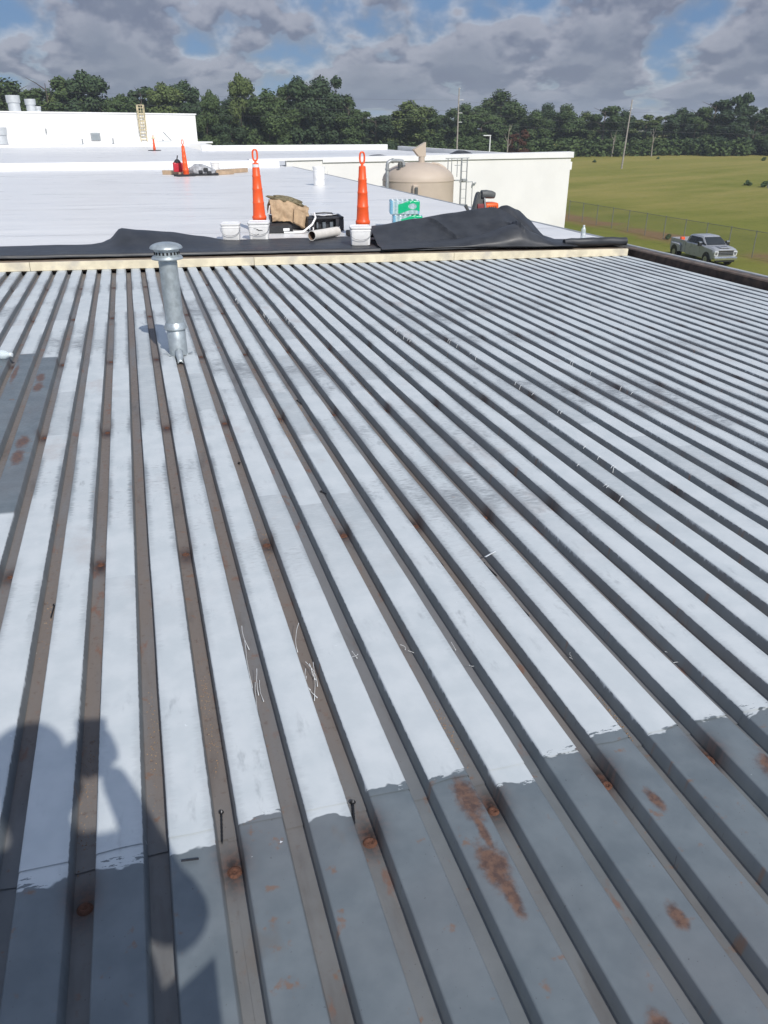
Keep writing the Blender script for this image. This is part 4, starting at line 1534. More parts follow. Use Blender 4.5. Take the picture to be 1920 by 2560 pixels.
# bed
bm = bm_new()
for a in ((-3.25, -1.0, -1.01, -0.93, 0.55, 1.46), (-3.25, -1.0, 0.93, 1.01, 0.55, 1.46), (-3.30, -3.22, -1.0, 1.0, 0.58, 1.46), (-1.06, -0.99, -0.929, 0.929, 0.6, 1.46), (-3.215, -1.065, -0.929, 0.929, 0.62, 0.80)):
    box(bm, *a, 0.012, 1)
finish('bed', bm, M_silver, tr)
for s_ in (-1, 1):
    bm = bm_new()
    loft(bm, [(-3.05, sec(0.02, 0.6, 1.0, 0.01, 0)), (-2.9, sec(0.11, 0.55, 1.16, 0.05, 0)), (-1.75, sec(0.11, 0.55, 1.16, 0.05, 0)), (-1.55, sec(0.02, 0.6, 1.0, 0.01, 0))])
    finish('wide_fender', bm, M_silver, tr, True, (0, s_ * 1.09, 0))
bm = bm_new()
box(bm, -2.75, -2.5, -0.55, -0.2, 0.81, 1.54, 0.06, 2)
finish('orange_cargo', bm, M_orange, tr, True)
for x_, s_, wide in ((2.12, -1, 0), (2.12, 1, 0), (-2.28, -1, 1), (-2.28, 1, 1)):
    bm = bm_new()
    wd = 0.30 if not wide else 0.52
    lathe(bm, [(0.24, -wd / 2), (0.40, -wd / 2), (0.43, -wd / 2 + 0.05), (0.43, wd / 2 - 0.05), (0.40, wd / 2), (0.24, wd / 2)], 26)
    ty = finish('wheel', bm, M_tyre, tr, True, (x_, s_ * (0.91 if not wide else 0.95), 0.43), (R(90), 0, 0))
    bm = bm_new()
    lathe(bm, [(0.25, -wd / 2 - 0.004), (0.22, -wd / 2 + 0.06), (0.10, -wd / 2 + 0.02), (0.06, -wd / 2 - 0.01), (0.0, -wd / 2 - 0.01)], 20)
    lathe(bm, [(0.25, wd / 2 + 0.004), (0.22, wd / 2 - 0.06), (0.10, wd / 2 - 0.02), (0.06, wd / 2 + 0.01), (0.0, wd / 2 + 0.01)], 20)
    finish('rim', bm, M_rim, ty, True)
    bm = bm_new()
    lathe(bm, [(0.52, -0.005), (0.52, 0.005)], 26)
    yo = 1.016 if not wide else 1.205
    finish('wheel_arch', bm, M_trim, tr, True, (x_, s_ * yo, 0.50), (R(90), 0, 0))

# ------------------------------------------------------------------ chain-link fence
M_post = simple('fence_post_steel', (0.19, 0.195, 0.18), 0.6, 0.3, 0.15, 4)
m, g = mat('chain_link')
co = g.coord()
x, y, z = g.sep(co)
a1 = g.m('ABSOLUTE', g.sub(g.m('FRACT', g.mul(g.add(y, z), 11.0)), 0.5))
a2 = g.m('ABSOLUTE', g.sub(g.m('FRACT', g.mul(g.sub(y, z), 11.0)), 0.5))
wire = g.mx(g.ss(a1, 0.045, 0.035), g.ss(a2, 0.045, 0.035))
g.put(g.b.inputs['Base Color'], (0.22, 0.225, 0.22))
g.put(g.b.inputs['Alpha'], wire)
g.b.inputs['Roughness'].default_value = 0.6
M_link = m
FXX = 48.5
fn_ = thing('chain_link_fence', 'long chain-link fence running between the mown verge and the field', 'fence', (FXX, 60, GZ))
py = 24.0
prev = None
pme = None
while py < 150:
    zg = zground(FXX, py)
    if pme is None:
        bm = bm_new()
        lathe(bm, [(0.036, -0.1), (0.036, 2.12), (0.02, 2.15)], 8)
        o = finish('fence_post', bm, M_post, fn_, True)
        pme = o.data
    else:
        o = link('fence_post', pme, None, fn_)
    o.location = (0, py - 60, zg - GZ)
    if prev is not None:
        za = prev[1]
        bm = bm_new()
        tube(bm, [(0, prev[0] - 60, za - GZ + 2.06), (0, py - 60, zg - GZ + 2.06)], 0.020, 6)
        finish('top_rail', bm, M_post, fn_)
        bm = bm_new()
        t = bmesh.new()
        t.faces.new([t.verts.new(p) for p in ((0.03, prev[0] - 60, za - GZ + 0.03), (0.03, py - 60, zg - GZ + 0.03), (0.03, py - 60, zg - GZ + 2.03), (0.03, prev[0] - 60, za - GZ + 2.03))])
        merge(bm, t)
        finish('mesh_panel', bm, M_link, fn_)
    prev = (py, zg)
    py += 3.05 + (0.02 if int(py) % 2 else -0.02)

# ------------------------------------------------------------------ poles, lamp, wires
M_wood = simple('grey_pole_wood', (0.30, 0.275, 0.245), 0.85, 0, 0.2, 3, (0.2, 0.18, 0.16), 0.4)
M_wired = simple('power_line', (0.14, 0.145, 0.15), 0.6, 0, 0.05, 2)
M_lampw = simple('white_lamp_post', (0.72, 0.74, 0.75), 0.45, 0, 0.04, 3)


def utility(label, x, y, ztop, lean, brackets):
    zg = zground(x, y)
    h = ztop - zg
    t_ = thing('utility_pole', label, 'utility pole', (x, y, zg), rot=(0, lean, 0))
    bm = bm_new()
    lathe(bm, [(0.20, -0.4), (0.19, 0.3), (0.105, h), (0.07, h + 0.05)], 12)
    finish('pole', bm, M_wood, t_, True)
    for dz, ln in brackets:
        bm = bm_new()
        tube(bm, [(0, 0, h - dz), (ln * 0.6, 0, h - dz + 0.06), (ln, 0, h - dz + 0.02)], 0.06, 6)
        finish('insulator_arm', bm, M_lampw, t_)
    return h


UP = (67.4, 167.6, 8.75)
UQ = (101.3, 157.3, 6.6)
utility('upright utility pole in front of the trees behind the white wall', *UP, R(0.0), ((2.2, 1.1), (4.6, 0.9), (6.3, 0.9), (0.1, 0.3)))
utility('leaning utility pole at the top of the field', *UQ, R(2.2), ((1.6, 0.4), (2.2, -0.4), (0.2, 0.2)))
UR = (206, 128.0, 5.5)
UL = (-60, 205.0, 12.0)
for lab, dz in (('topmost power line strung between the utility poles', 2.2), ('middle power line strung between the utility poles', 4.6), ('lowest power line strung between the utility poles', 6.3)):
    bm = bm_new()
    for A_, B_ in ((UL, UP), (UP, UQ), (UQ, UR)):
        A_, B_ = Vector(A_), Vector(B_)
        pts = []
        for i in range(13):
            t_ = i / 12
            p = A_.lerp(B_, t_)
            p.z += -dz * (0.9 if dz > 2.3 else 1.0) - 0.6 * 4 * t_ * (1 - t_)
            pts.append(p)
        tube(bm, pts, 0.013, 4)
    tag(finish('power_line', bm, M_wired), lab, 'cable', 'power lines')
zg = zground(48.9, 110.5)
lp = thing('lamp_post', 'white lamp post with one arm rising behind the white wall', 'lamp post', (49.35, 110.4, zg))
bm = bm_new()
lathe(bm, [(0.12, 0), (0.085, 0.45 - zg)], 10)
finish('post', bm, M_lampw, lp, True)
bm = bm_new()
box(bm, -1.05, 0.1, -0.12, 0.12, 0.38 - zg, 0.52 - zg, 0.03, 1)
finish('lamp_head', bm, M_lampw, lp)
gp = thing('sign_post', 'grey post standing in the field at the right picture edge', 'post', (101.6, 113.8, zground(101.6, 113.8)))
bm = bm_new()
lathe(bm, [(0.16, 0), (0.14, 3.4)], 8)
finish('post', bm, M_post, gp, True)

# ------------------------------------------------------------------ foliage
def leafmat(name, a, b, c):
    m, g = mat(name)
    co = g.coord()
    n = g.noise(co, 7.0, 3)
    n2 = g.noise(co, 40.0, 2)
    r = g.rnd()
    col = g.mix(g.ss(n, 0.35, 0.65), a, b)
    col = g.mix(g.mul(g.ss(n2, 0.5, 0.7), 0.6), col, c)
    col = g.mix(g.mul(r, 0.35), col, tuple(q * 0.62 for q in a))
    g.put(g.b.inputs['Base Color'], col)
    g.b.inputs['Roughness'].default_value = 0.75
    g.b.inputs['Specular IOR Level'].default_value = 0.2
    return m


M_leaf = leafmat('broad_leaves', (0.060, 0.098, 0.038), (0.082, 0.122, 0.044), (0.125, 0.165, 0.060))
M_leafb = leafmat('yellow_green_leaves', (0.085, 0.120, 0.040), (0.110, 0.145, 0.048), (0.135, 0.165, 0.055))
M_leafd = leafmat('dark_leaves', (0.045, 0.075, 0.038), (0.062, 0.098, 0.044), (0.080, 0.115, 0.048))
M_leafr = leafmat('reddish_leaves', (0.085, 0.035, 0.022), (0.11, 0.05, 0.03), (0.06, 0.05, 0.02))
M_bark = simple('tree_bark', (0.105, 0.085, 0.068), 0.9, 0, 0.3, 6)


def leafcloud(name, seed, lobes, n, size):
    """unit tree: height 1, half width 0.5; leaf quads on and in the lobes"""
    rs = random.Random(seed)
    vs, fs = [], []
    tot = sum(l[3] ** 2 for l in lobes)
    for (cx_, cy_, cz_, r_, fl) in lobes:
        for _ in range(int(n * r_ * r_ / tot)):
            while True:
                v = Vector((rs.gauss(0, 1), rs.gauss(0, 1), rs.gauss(0, 1)))
                if v.length > 0.1: break
            v.normalize()
            q = rs.uniform(0.55, 1.05) if rs.random() < 0.8 else rs.uniform(0.2, 0.6)
            nz = 1 + 0.35 * fbm(v.x * 2 + cx_ * 9, v.y * 2, v.z * 2 + cz_ * 7)
            p = Vector((cx_, cy_, cz_)) + Vector((v.x * r_ * 1.0, v.y * r_, v.z * r_ * fl)) * q * nz
            nrm = (v + Vector((rs.gauss(0, 0.6), rs.gauss(0, 0.6), rs.gauss(0, 0.6) + 0.3))).normalized()
            u = nrm.orthogonal().normalized()
            u.rotate(Matrix.Rotation(rs.uniform(0, 6.28), 3, nrm))
            w_ = nrm.cross(u)
            s = size * rs.uniform(0.6, 1.4)
            b = len(vs)
            sx = Vector((1.5, 1.5, 1.0))
            for k_ in ((-0.5, -0.15), (0.05, -0.5), (0.55, 0.1), (0.0, 0.5)):
                d_ = (u * k_[0] + w_ * k_[1]) * s
                vs.append(p + Vector((d_.x * sx.x, d_.y * sx.y, d_.z)))
            fs.append((b, b + 1, b + 2, b + 3))
    me = bpy.data.meshes.new(name)
    me.from_pydata(vs, [], fs)
    return me


def lobes_for(seed, kind):
    rs = random.Random(seed)
    L_ = []
    if kind == 'round':
        for i in range(20):
            z_ = rs.uniform(0.16, 0.92)
            rad = 0.42 * math.sin(PI * min(1, max(0, (z_ - 0.02) / 1.02))) ** 0.6 * rs.uniform(0.35, 0.95)
            a = rs.uniform(0, 6.28)
            L_.append((rad * math.cos(a), rad * math.sin(a), z_ * 0.93, rs.uniform(0.12, 0.20), 0.62))
        L_.append((0, 0, 0.88, 0.15, 0.75))
    elif kind == 'tall':
        for i in range(22):
            z_ = rs.uniform(0.12, 0.95)
            rad = 0.42 * math.sin(PI * min(1.0, 0.12 + 0.80 * z_)) ** 0.5 * rs.uniform(0.25, 0.95)
            a = rs.uniform(0, 6.28)
            L_.append((rad * math.cos(a), rad * math.sin(a), z_ * 0.94, rs.uniform(0.11, 0.18), 0.55))
        L_.append((0, 0, 0.93, 0.11, 0.7))
    elif kind == 'open':
        for i in range(15):
            z_ = rs.uniform(0.25, 0.93)
            rad = 0.44 * rs.uniform(0.3, 1.0) * (0.6 + 0.4 * math.sin(PI * z_))
            a = rs.uniform(0, 6.28)
            L_.append((rad * math.cos(a), rad * math.sin(a), z_ * 0.95, rs.uniform(0.09, 0.17), 0.5))
        for i in range(5):
            L_.append((rs.uniform(-0.3, 0.3), rs.uniform(-0.3, 0.3), rs.uniform(0.12, 0.3), 0.18, 0.6))
    elif kind == 'pine':
        for i in range(9):
            a = rs.uniform(0, 6.28)
            L_.append((0.30 * math.cos(a) * rs.random(), 0.30 * math.sin(a) * rs.random(), rs.uniform(0.72, 0.95), rs.uniform(0.16, 0.26), 0.32))
    return L_


crowns = {}
for i, (kd, n) in enumerate((('round', 16000), ('round', 16000), ('tall', 15000), ('open', 13000), ('round', 16000), ('tall', 15000), ('open', 13000))):
    crowns[i] = leafcloud('crown', 40 + i, lobes_for(20 + i, kd), n, 0.025)
crown_pine = leafcloud('crown', 77, lobes_for(90, 'pine'), 1500, 0.05)
bm = bm_new()
tube(bm, [(0, 0, -0.02), (0.004, 0, 0.25), (-0.004, 0.004, 0.55), (0.0, 0.0, 0.86)], [0.020, 0.016, 0.011, 0.004], 8)
for i in range(7):
    a = i * 2.4
    z_ = 0.28 + 0.085 * i
    tube(bm, [(0, 0, z_), (0.12 * math.cos(a), 0.12 * math.sin(a), z_ + 0.07), (0.24 * math.cos(a), 0.24 * math.sin(a), z_ + 0.12)], [0.008, 0.005, 0.002], 5)
bm.normal_update()
trunk_me = bpy.data.meshes.new('trunk')
bm.to_mesh(trunk_me)
bm.free()
trunk_me.materials.append(M_bark)


def tree(label, x, y, h, wd, crown, matl, rz, group=None, lean=(0, 0)):
    t_ = thing('tree', label, 'tree', (x, y, zground(x, y) - 0.1), rot=(lean[0], lean[1], rz), scale=(wd, wd, h), group=group)
    key = (crown.name, matl.name)
    if key not in treecache:
        me = crown if len(crown.materials) == 0 else crown.copy()
        me.materials.clear()
        me.materials.append(matl)
        treecache[key] = me
    o = bpy.data.objects.new('crown', treecache[key])
    C.objects.link(o)
    o.parent = t_
    o = bpy.data.objects.new('trunk', trunk_me)
    C.objects.link(o)
    o.parent = t_
    k_ = 1.0
    o.scale = (k_, k_, 1)


treecache = {}
FRONT = [(-21.9, 201.7, 16.7, 10.0), (-18.2, 202.1, 15.3, 7.5), (-14.5, 201.6, 18.2, 9.1), (-10.7, 202.3, 16.0, 7.6), (-6.7, 198.5, 18.0, 8.1), (-4.8, 200.2, 13.8, 6.1), (-2.5, 188.3, 12.4, 6.0), (0.8, 192.8, 13.7, 6.2), (4.9, 197.5, 16.3, 8.2), (9.2, 192.5, 15.8, 7.0), (14.1, 194.2, 16.2, 6.6), (16.1, 183.7, 14.6, 4.8), (18.6, 187.5, 9.7, 5.4), (21.0, 184.5, 11.5, 4.9), (25.1, 188.2, 17.5, 6.0), (28.2, 189.2, 13.8, 4.6), (30.3, 183.4, 14.7, 6.9), (34.0, 187.0, 15.0, 6.3), (38.1, 189.4, 17.0, 7.7), (45.4, 199.6, 17.4, 8.7), (49.4, 200.0, 17.2, 7.2), (50.8, 194.6, 13.5, 5.9), (56.7, 203.8, 10.9, 6.2), (58.5, 198.0, 9.9, 6.9), (64.3, 205.3, 9.3, 7.2), (67.9, 201.9, 12.5, 10.3), (74.0, 202.6, 10.8, 8.7), (82.6, 213.6, 9.6, 7.6), (85.1, 207.2, 11.9, 8.4), (90.1, 207.6, 10.7, 7.5), (99.2, 215.8, 15.1, 11.3), (103.9, 213.4, 10.7, 8.8), (104.6, 205.9, 10.4, 7.6), (111.4, 212.2, 11.9, 8.2), (113.8, 206.2, 11.7, 8.6), (119.8, 206.1, 10.0, 6.8), (121.6, 199.6, 11.8, 9.1), (131.6, 205.8, 10.3, 6.9), (135.7, 201.4, 9.8, 8.1), (142.4, 202.8, 9.9, 7.6), (146.0, 200.8, 10.8, 7.5), (145.5, 193.5, 11.5, 7.6), (150.3, 192.8, 13.3, 10.4), (155.2, 188.9, 13.9, 4.2), (153.3, 189.2, 11.0, 7.3), (158.5, 186.6, 11.9, 9.0), (165.2, 187.5, 11.5, 9.1)]
BACK = [(-37.2, 240.4, 14.3, 10.4), (-34.8, 253.3, 14.9, 10.3), (-28.4, 249.5, 15.7, 12.9), (-24.9, 249.2, 13.0, 9.1), (-16.2, 240.1, 15.5, 9.0), (-13.3, 236.1, 13.1, 9.8), (-6.7, 246.6, 10.8, 10.4), (-2.6, 238.6, 9.3, 9.4), (4.6, 240.9, 13.0, 9.1), (10.3, 227.4, 14.0, 11.4), (15.7, 229.9, 13.2, 11.2), (19.2, 228.4, 13.2, 9.3), (24.0, 233.5, 8, 9.6), (30.7, 237.7, 14.5, 10.6), (36.0, 232.2, 11.0, 10.8), (41.3, 225.2, 12.1, 9.1), (50.4, 239.6, 16.2, 11.9), (58.1, 239.3, 14.7, 9.4), (61.0, 233.7, 10.2, 10.2), (71.8, 249.5, 8, 12.9), (76.9, 244.0, 8, 10.9), (83.3, 244.7, 10.2, 10.5), (97.0, 255.3, 8, 11.0), (96.7, 242.9, 8.1, 12.1), (107.8, 247.4, 8, 12.1), (115.9, 251.3, 12.2, 10.5), (120.2, 244.0, 8, 12.1), (126.7, 242.2, 8, 11.6), (130.4, 236.4, 8.7, 10.0), (141.1, 240.7, 8, 11.6), (146.8, 237.0, 8.1, 12.0), (153.7, 234.9, 8, 12.5), (165.7, 241.7, 8, 11.1), (163.7, 228.8, 8, 12.7), (175.0, 234.1, 8, 11.9), (181.0, 233.8, 10.0, 11.7), (187.2, 229.3, 8, 11.5), (187.7, 219.1, 9.8, 10.8), (196.4, 219.7, 8.1, 11.5)]
random.seed(12)
nf = len(FRONT)
for i, (x, y, h, wd) in enumerate(FRONT):
    pine = i == 43
    shape = 'tall' if h / wd > 2.2 else ('broad' if h / wd < 1.3 else 'full')
    where = ('%s from the left end of the front tree row' % ORD[i]) if i < 24 else ('%s from the right end of the front tree row' % ORD[nf - 1 - i])
    yg = i in (3, 9, 14, 25, 35, 38)
    if pine:
        lab = 'slender pine with a flat tuft top above the right of the tree row'
        cr, ml = crown_pine, M_leafd
    else:
        lab = '%s %s tree, %s' % (shape, 'yellow-green' if yg else 'dark green', where)
        cr = crowns[random.choice((2, 5)) if shape == 'tall' else random.choice((0, 1, 3, 4, 6))]
        ml = M_leafb if yg else random.choice((M_leaf, M_leaf, M_leafd))
    k_ = 1.6 if pine else (1.45 if h / wd > 2.6 else (1.75 if i < 24 else 1.5))
    tree(lab, x, y, h * 1.03, wd * k_, cr, ml, random.uniform(0, 6.28), 'front row of trees', (0, R(9)) if i == 11 else (0, 0))
for i, (x, y, h, wd) in enumerate(BACK):
    tree('dark tree half hidden in the second row behind the front trees', x, y, h, wd * 1.5, crowns[random.choice((0, 1, 4, 3))], M_leafd, random.uniform(0, 6.28), 'second row of trees')
# reddish dead tree and undergrowth
tree('reddish brown dying tree in the undergrowth behind the white wall', 88.0, 180.5, 7.4, 6.5, crowns[3], M_leafr, 1.0)
rs = random.Random(4)
lob = []
for i in range(260):
    f = i / 259
    a = Vector((-26, 190)).lerp(Vector((44, 180)), f / 0.34) if f < 0.34 else Vector((44, 182)).lerp(Vector((170, 180)), (f - 0.34) / 0.66)
    bend = 20 * math.sin(PI * max(0, (f - 0.34) / 0.66)) if f > 0.34 else 0
    px_, py_ = a.x + rs.uniform(-2, 2), a.y + bend * 0.7 + rs.uniform(-4, 4)
    hh = rs.uniform(0.8, 2.6)
    lob.append((px_, py_, zground(px_, py_) + hh * 0.7, hh * 1.15, 0.95))
ume = leafcloud('undergrowth', 9, lob, 22000, 0.50)
ume.materials.append(leafmat('undergrowth_leaves', (0.055, 0.090, 0.030), (0.080, 0.118, 0.038), (0.105, 0.140, 0.045)))
tag(link('undergrowth', ume, None), 'tangled green undergrowth along the foot of the tree row', 'undergrowth', None, 'stuff')
M_pale = simple('pale_bark', (0.26, 0.235, 0.20), 0.9, 0, 0.2, 6)
for lab, x, y, h in (('pale bare forked trunk at the wood edge right of the leaning pole', 128.0, 186.0, 6.5), ('thin pale bare trunk at the wood edge behind the lamp post', 83.0, 176.0, 8.0), ('crooked pale bare trunk among the bushes near the leaning pole', 119.0, 190.0, 5.5)):
    t_ = thing('bare_trunk', lab, 'dead tree', (x, y, zground(x, y)), x % 6)
    bm = bm_new()
    tube(bm, [(0, 0, -0.2), (0.15, 0, h * 0.4), (0.0, 0.1, h * 0.65), (0.5, 0, h)], [0.17, 0.14, 0.11, 0.04], 8)
    finish('trunk', bm, M_pale, t_, True)
    for q_ in range(4):
        a = q_ * 2.1 + x
        z_ = h * (0.42 + 0.13 * q_)
        bm = bm_new()
        tube(bm, [(0.1, 0.03, z_), (0.1 + 0.6 * math.cos(a), 0.5 * math.sin(a), z_ + 0.7), (0.1 + 1.0 * math.cos(a), 0.8 * math.sin(a), z_ + 1.7)], [0.08, 0.055, 0.02], 6)
        finish('branch', bm, M_pale, t_, True)
# small field shrubs
sh_me = leafcloud('foliage', 31, [(0, 0, 0.35, 0.35, 0.8), (0.3, 0.1, 0.25, 0.25, 0.8), (-0.3, 0, 0.25, 0.28, 0.7), (0.1, -0.2, 0.55, 0.2, 0.8)], 260, 0.14)
sh_me.materials.append(M_leaf)
for lab, x, y, s in (('small dark shrub alone in the field near the white wall corner', 104.0, 173.0, 0.9), ('low shrub near the far edge of the field right of the leaning pole', 124.5, 178.0, 0.8), ('shrub clump beside the grey post at the right of the field', 101.5, 118.5, 1.3), ('second shrub clump touching the grey post at the picture edge', 102.4, 115.6, 1.4), ('shrub at the top right of the field under the trees', 144.5, 165.0, 1.3), ('weedy tuft against the fence left of the truck', 48.9, 66.5, 0.7), ('weedy tuft against the fence right of the truck', 48.9, 51.5, 0.6)):
    t_ = thing('shrub', lab, 'shrub', (x, y, zground(x, y)), x % 3, 'field shrubs', scale=(s, s, s))
    link('foliage', sh_me, None, t_)

# ------------------------------------------------------------------ the photographer, whose shadow falls on the deck
M_skin = simple('skin', (0.42, 0.26, 0.18), 0.55, 0, 0.06, 12)
M_shirt = simple('work_shirt', (0.16, 0.19, 0.25), 0.9, 0, 0.1, 14)
M_jean = simple('work_trousers', (0.07, 0.085, 0.13), 0.9, 0, 0.12, 14)
M_hair = simple('dark_hair', (0.03, 0.024, 0.02), 0.7, 0, 0.2, 40)


def skin(name, verts, edges, m, parent, root=0, sub=2):
    """verts: (x,y,z,rx,ry)"""
    me = bpy.data.meshes.new(name)
    me.from_pydata([v[:3] for v in verts], edges, [])
    o = bpy.data.objects.new(name, me)
    C.objects.link(o)
    o.parent = parent
    me.materials.append(m)
    md = o.modifiers.new('skin', 'SKIN')
    md.use_smooth_shade = True
    for i, v in enumerate(verts):
        sv = me.skin_vertices[0].data[i]
        sv.radius = (v[3], v[4])
        sv.use_root = i == root
    o.modifiers.new('sub', 'SUBSURF').levels = sub
    o.modifiers['sub'].render_levels = sub
    return o


bx = -0.085
by = -0.30
ps = thing('person', 'person taking the photo, seen only as the shadow of head, arm and phone', 'person', (0, 0, zdeck(0)))
V = [(bx, by, 0.90, 0.185, 0.14),            # 0 pelvis
     (bx, by - 0.01, 1.05, 0.165, 0.125), (bx, by, 1.18, 0.15, 0.115), (bx, by, 1.27, 0.10, 0.09), (bx, by + 0.015, 1.345, 0.052, 0.052), (bx - 0.02, by + 0.03, 1.43, 0.080, 0.088), (bx - 0.02, by + 0.03, 1.54, 0.074, 0.088),
     (bx + 0.16, by, 1.25, 0.062, 0.062), (bx + 0.22, by + 0.09, 1.03, 0.052, 0.052), (bx + 0.155, by + 0.22, 1.18, 0.040, 0.040), (0.035, -0.035, 1.295, 0.026, 0.030),
     (bx - 0.16, by, 1.25, 0.062, 0.062), (bx - 0.215, by + 0.09, 1.02, 0.052, 0.052), (bx - 0.09, by + 0.20, 1.15, 0.042, 0.042), (-0.032, -0.038, 1.285, 0.028, 0.032),
     (bx + 0.10, by, 0.80, 0.092, 0.092), (bx + 0.12, by + 0.02, 0.46, 0.062, 0.062), (bx + 0.13, by - 0.01, 0.09, 0.042, 0.042), (bx + 0.14, by + 0.13, 0.035, 0.042, 0.030),
     (bx - 0.10, by, 0.80, 0.092, 0.092), (bx - 0.12, by + 0.02, 0.46, 0.062, 0.062), (bx - 0.13, by - 0.01, 0.09, 0.042, 0.042), (bx - 0.14, by + 0.13, 0.035, 0.042, 0.030)]
E_ = [(0, 1), (1, 2), (2, 3), (3, 4), (4, 5), (5, 6), (3, 7), (7, 8), (8, 9), (9, 10), (3, 11), (11, 12), (12, 13), (13, 14), (0, 15), (15, 16), (16, 17), (17, 18), (0, 19), (19, 20), (20, 21), (21, 22)]
body = skin('body', V, E_, M_skin, ps)
# clothes follow the limbs, slightly larger
idx = [0, 1, 2, 3, 7, 8, 11, 12]
SV = [(*V[i][:3], V[i][3] + 0.016, V[i][4] + 0.016) for i in idx]
SV.append((*(Vector(V[8][:3]).lerp(Vector(V[9][:3]), 0.55)), 0.058, 0.058))
SV.append((*(Vector(V[12][:3]).lerp(Vector(V[13][:3]), 0.55)), 0.056, 0.056))
skin('shirt', SV, [(0, 1), (1, 2), (2, 3), (3, 4), (4, 5), (5, 8), (3, 6), (6, 7), (7, 9)], M_shirt, ps)
TV = [(bx, by, 0.90, 0.20, 0.155)] + [(*V[i][:3], V[i][3] + 0.016, V[i][4] + 0.016) for i in (15, 16, 17, 19, 20, 21)]
skin('trousers', TV, [(0, 1), (1, 2), (2, 3), (0, 4), (4, 5), (5, 6)], M_jean, ps)
bm = bm_new()
bmesh.ops.create_uvsphere(bm, u_segments=24, v_segments=14, radius=1)
for v in bm.verts:
    v.co = Vector((v.co.x * 0.098, v.co.y * 0.115, v.co.z * 0.088 + (0.0 if v.co.z > -0.2 else 0.03)))
finish('hair', bm, M_hair, ps, True, (bx - 0.02, by + 0.018, 1.555))
for s_ in (-1, 1):
    bm = bm_new()
    bmesh.ops.create_uvsphere(bm, u_segments=10, v_segments=8, radius=0.011)
    finish('eye', bm, M_black, ps, True, (bx - 0.02 + s_ * 0.031, by + 0.108, 1.505))
    bm = bm_new()
    bmesh.ops.create_uvsphere(bm, u_segments=10, v_segments=8, radius=0.028)
    for v in bm.verts: v.co.x *= 0.4
    finish('ear', bm, M_skin, ps, True, (bx - 0.02 + s_ * 0.083, by + 0.02, 1.49))
bm = bm_new()
tube(bm, [(bx - 0.02, by + 0.112, 1.50), (bx - 0.02, by + 0.135, 1.468), (bx - 0.02, by + 0.115, 1.458)], [0.008, 0.014, 0.008], 8)
finish('nose', bm, M_skin, ps, True)
# right hand round the phone: palm and five fingers
HV = [(0.045, -0.045, 1.290, 0.022, 0.026), (0.045, -0.030, 1.325, 0.026, 0.020)]
HE = [(0, 1)]
for j in range(4):
    z_ = 1.305 + 0.019 * j
    b = len(HV)
    HV += [(0.054, -0.016, z_, 0.0085, 0.0085), (0.046, 0.004, z_ + 0.003, 0.008, 0.008), (0.022, 0.007, z_ + 0.004, 0.0075, 0.0075), (0.006, 0.005, z_ + 0.003, 0.006, 0.006)]
    HE += [(1, b), (b, b + 1), (b + 1, b + 2), (b + 2, b + 3)]
b = len(HV)
HV += [(0.022, -0.040, 1.325, 0.010, 0.010), (-0.004, -0.036, 1.345, 0.009, 0.009), (-0.02, -0.030, 1.358, 0.007, 0.007)]
HE += [(0, b), (b, b + 1), (b + 1, b + 2)]
skin('hand', HV, HE, M_skin, ps, 0, 2)
LV = [(-0.02 - (v[0] - 0.02) + 0.004, v[1], v[2] - 0.012, v[3], v[4]) for v in HV]
skin('hand', LV, HE, M_skin, ps, 0, 2)
ph = thing('phone', 'phone held up by the photographer, seen only as its shadow', 'phone', (0.012, -0.014, 1.345), rot=(R(-14), 0, R(-12)))
bm = bm_new()
box(bm, -0.038, 0.038, -0.0042, 0.0042, -0.078, 0.078, 0.004, 2)
finish('case', bm, M_trim, ph, True)
bm = bm_new()
box(bm, -0.034, 0.034, -0.0052, -0.0046, -0.072, 0.072)
finish('screen', bm, M_glass, ph)

# ------------------------------------------------------------------ loose screws, sticks, drips and grit on the deck
M_screw = simple('black_screw', (0.03, 0.032, 0.038), 0.4, 0.4, 0.2, 30)
M_paint = simple('dried_white_paint', (0.70, 0.73, 0.75), 0.5, 0, 0.04, 30)


def screw(label, a, b, r=0.0026):
    a, b = Vector(a), Vector(b)
    t_ = thing('roofing_screw', label, 'screw', a, group='loose roofing screws')
    t_.rotation_mode = 'QUATERNION'
    t_.rotation_quaternion = (b - a).to_track_quat('Z', 'Y')
    l_ = (b - a).length
    bm = bm_new()
    lathe(bm, [(r * 0.8, 0.0), (r, 0.006)] + [(r * (1.0 if q_ % 2 else 0.78), 0.006 + (l_ - 0.014) * q_ / 14) for q_ in range(15)] + [(0.0, l_)], 8)
    finish('shank', bm, M_screw, t_, True)
    bm = bm_new()
    lathe(bm, [(0.0, -0.004), (r * 2.2, -0.003), (r * 2.4, -0.001), (r * 0.9, 0.003)], 10)
    finish('head', bm, M_screw, t_, True)


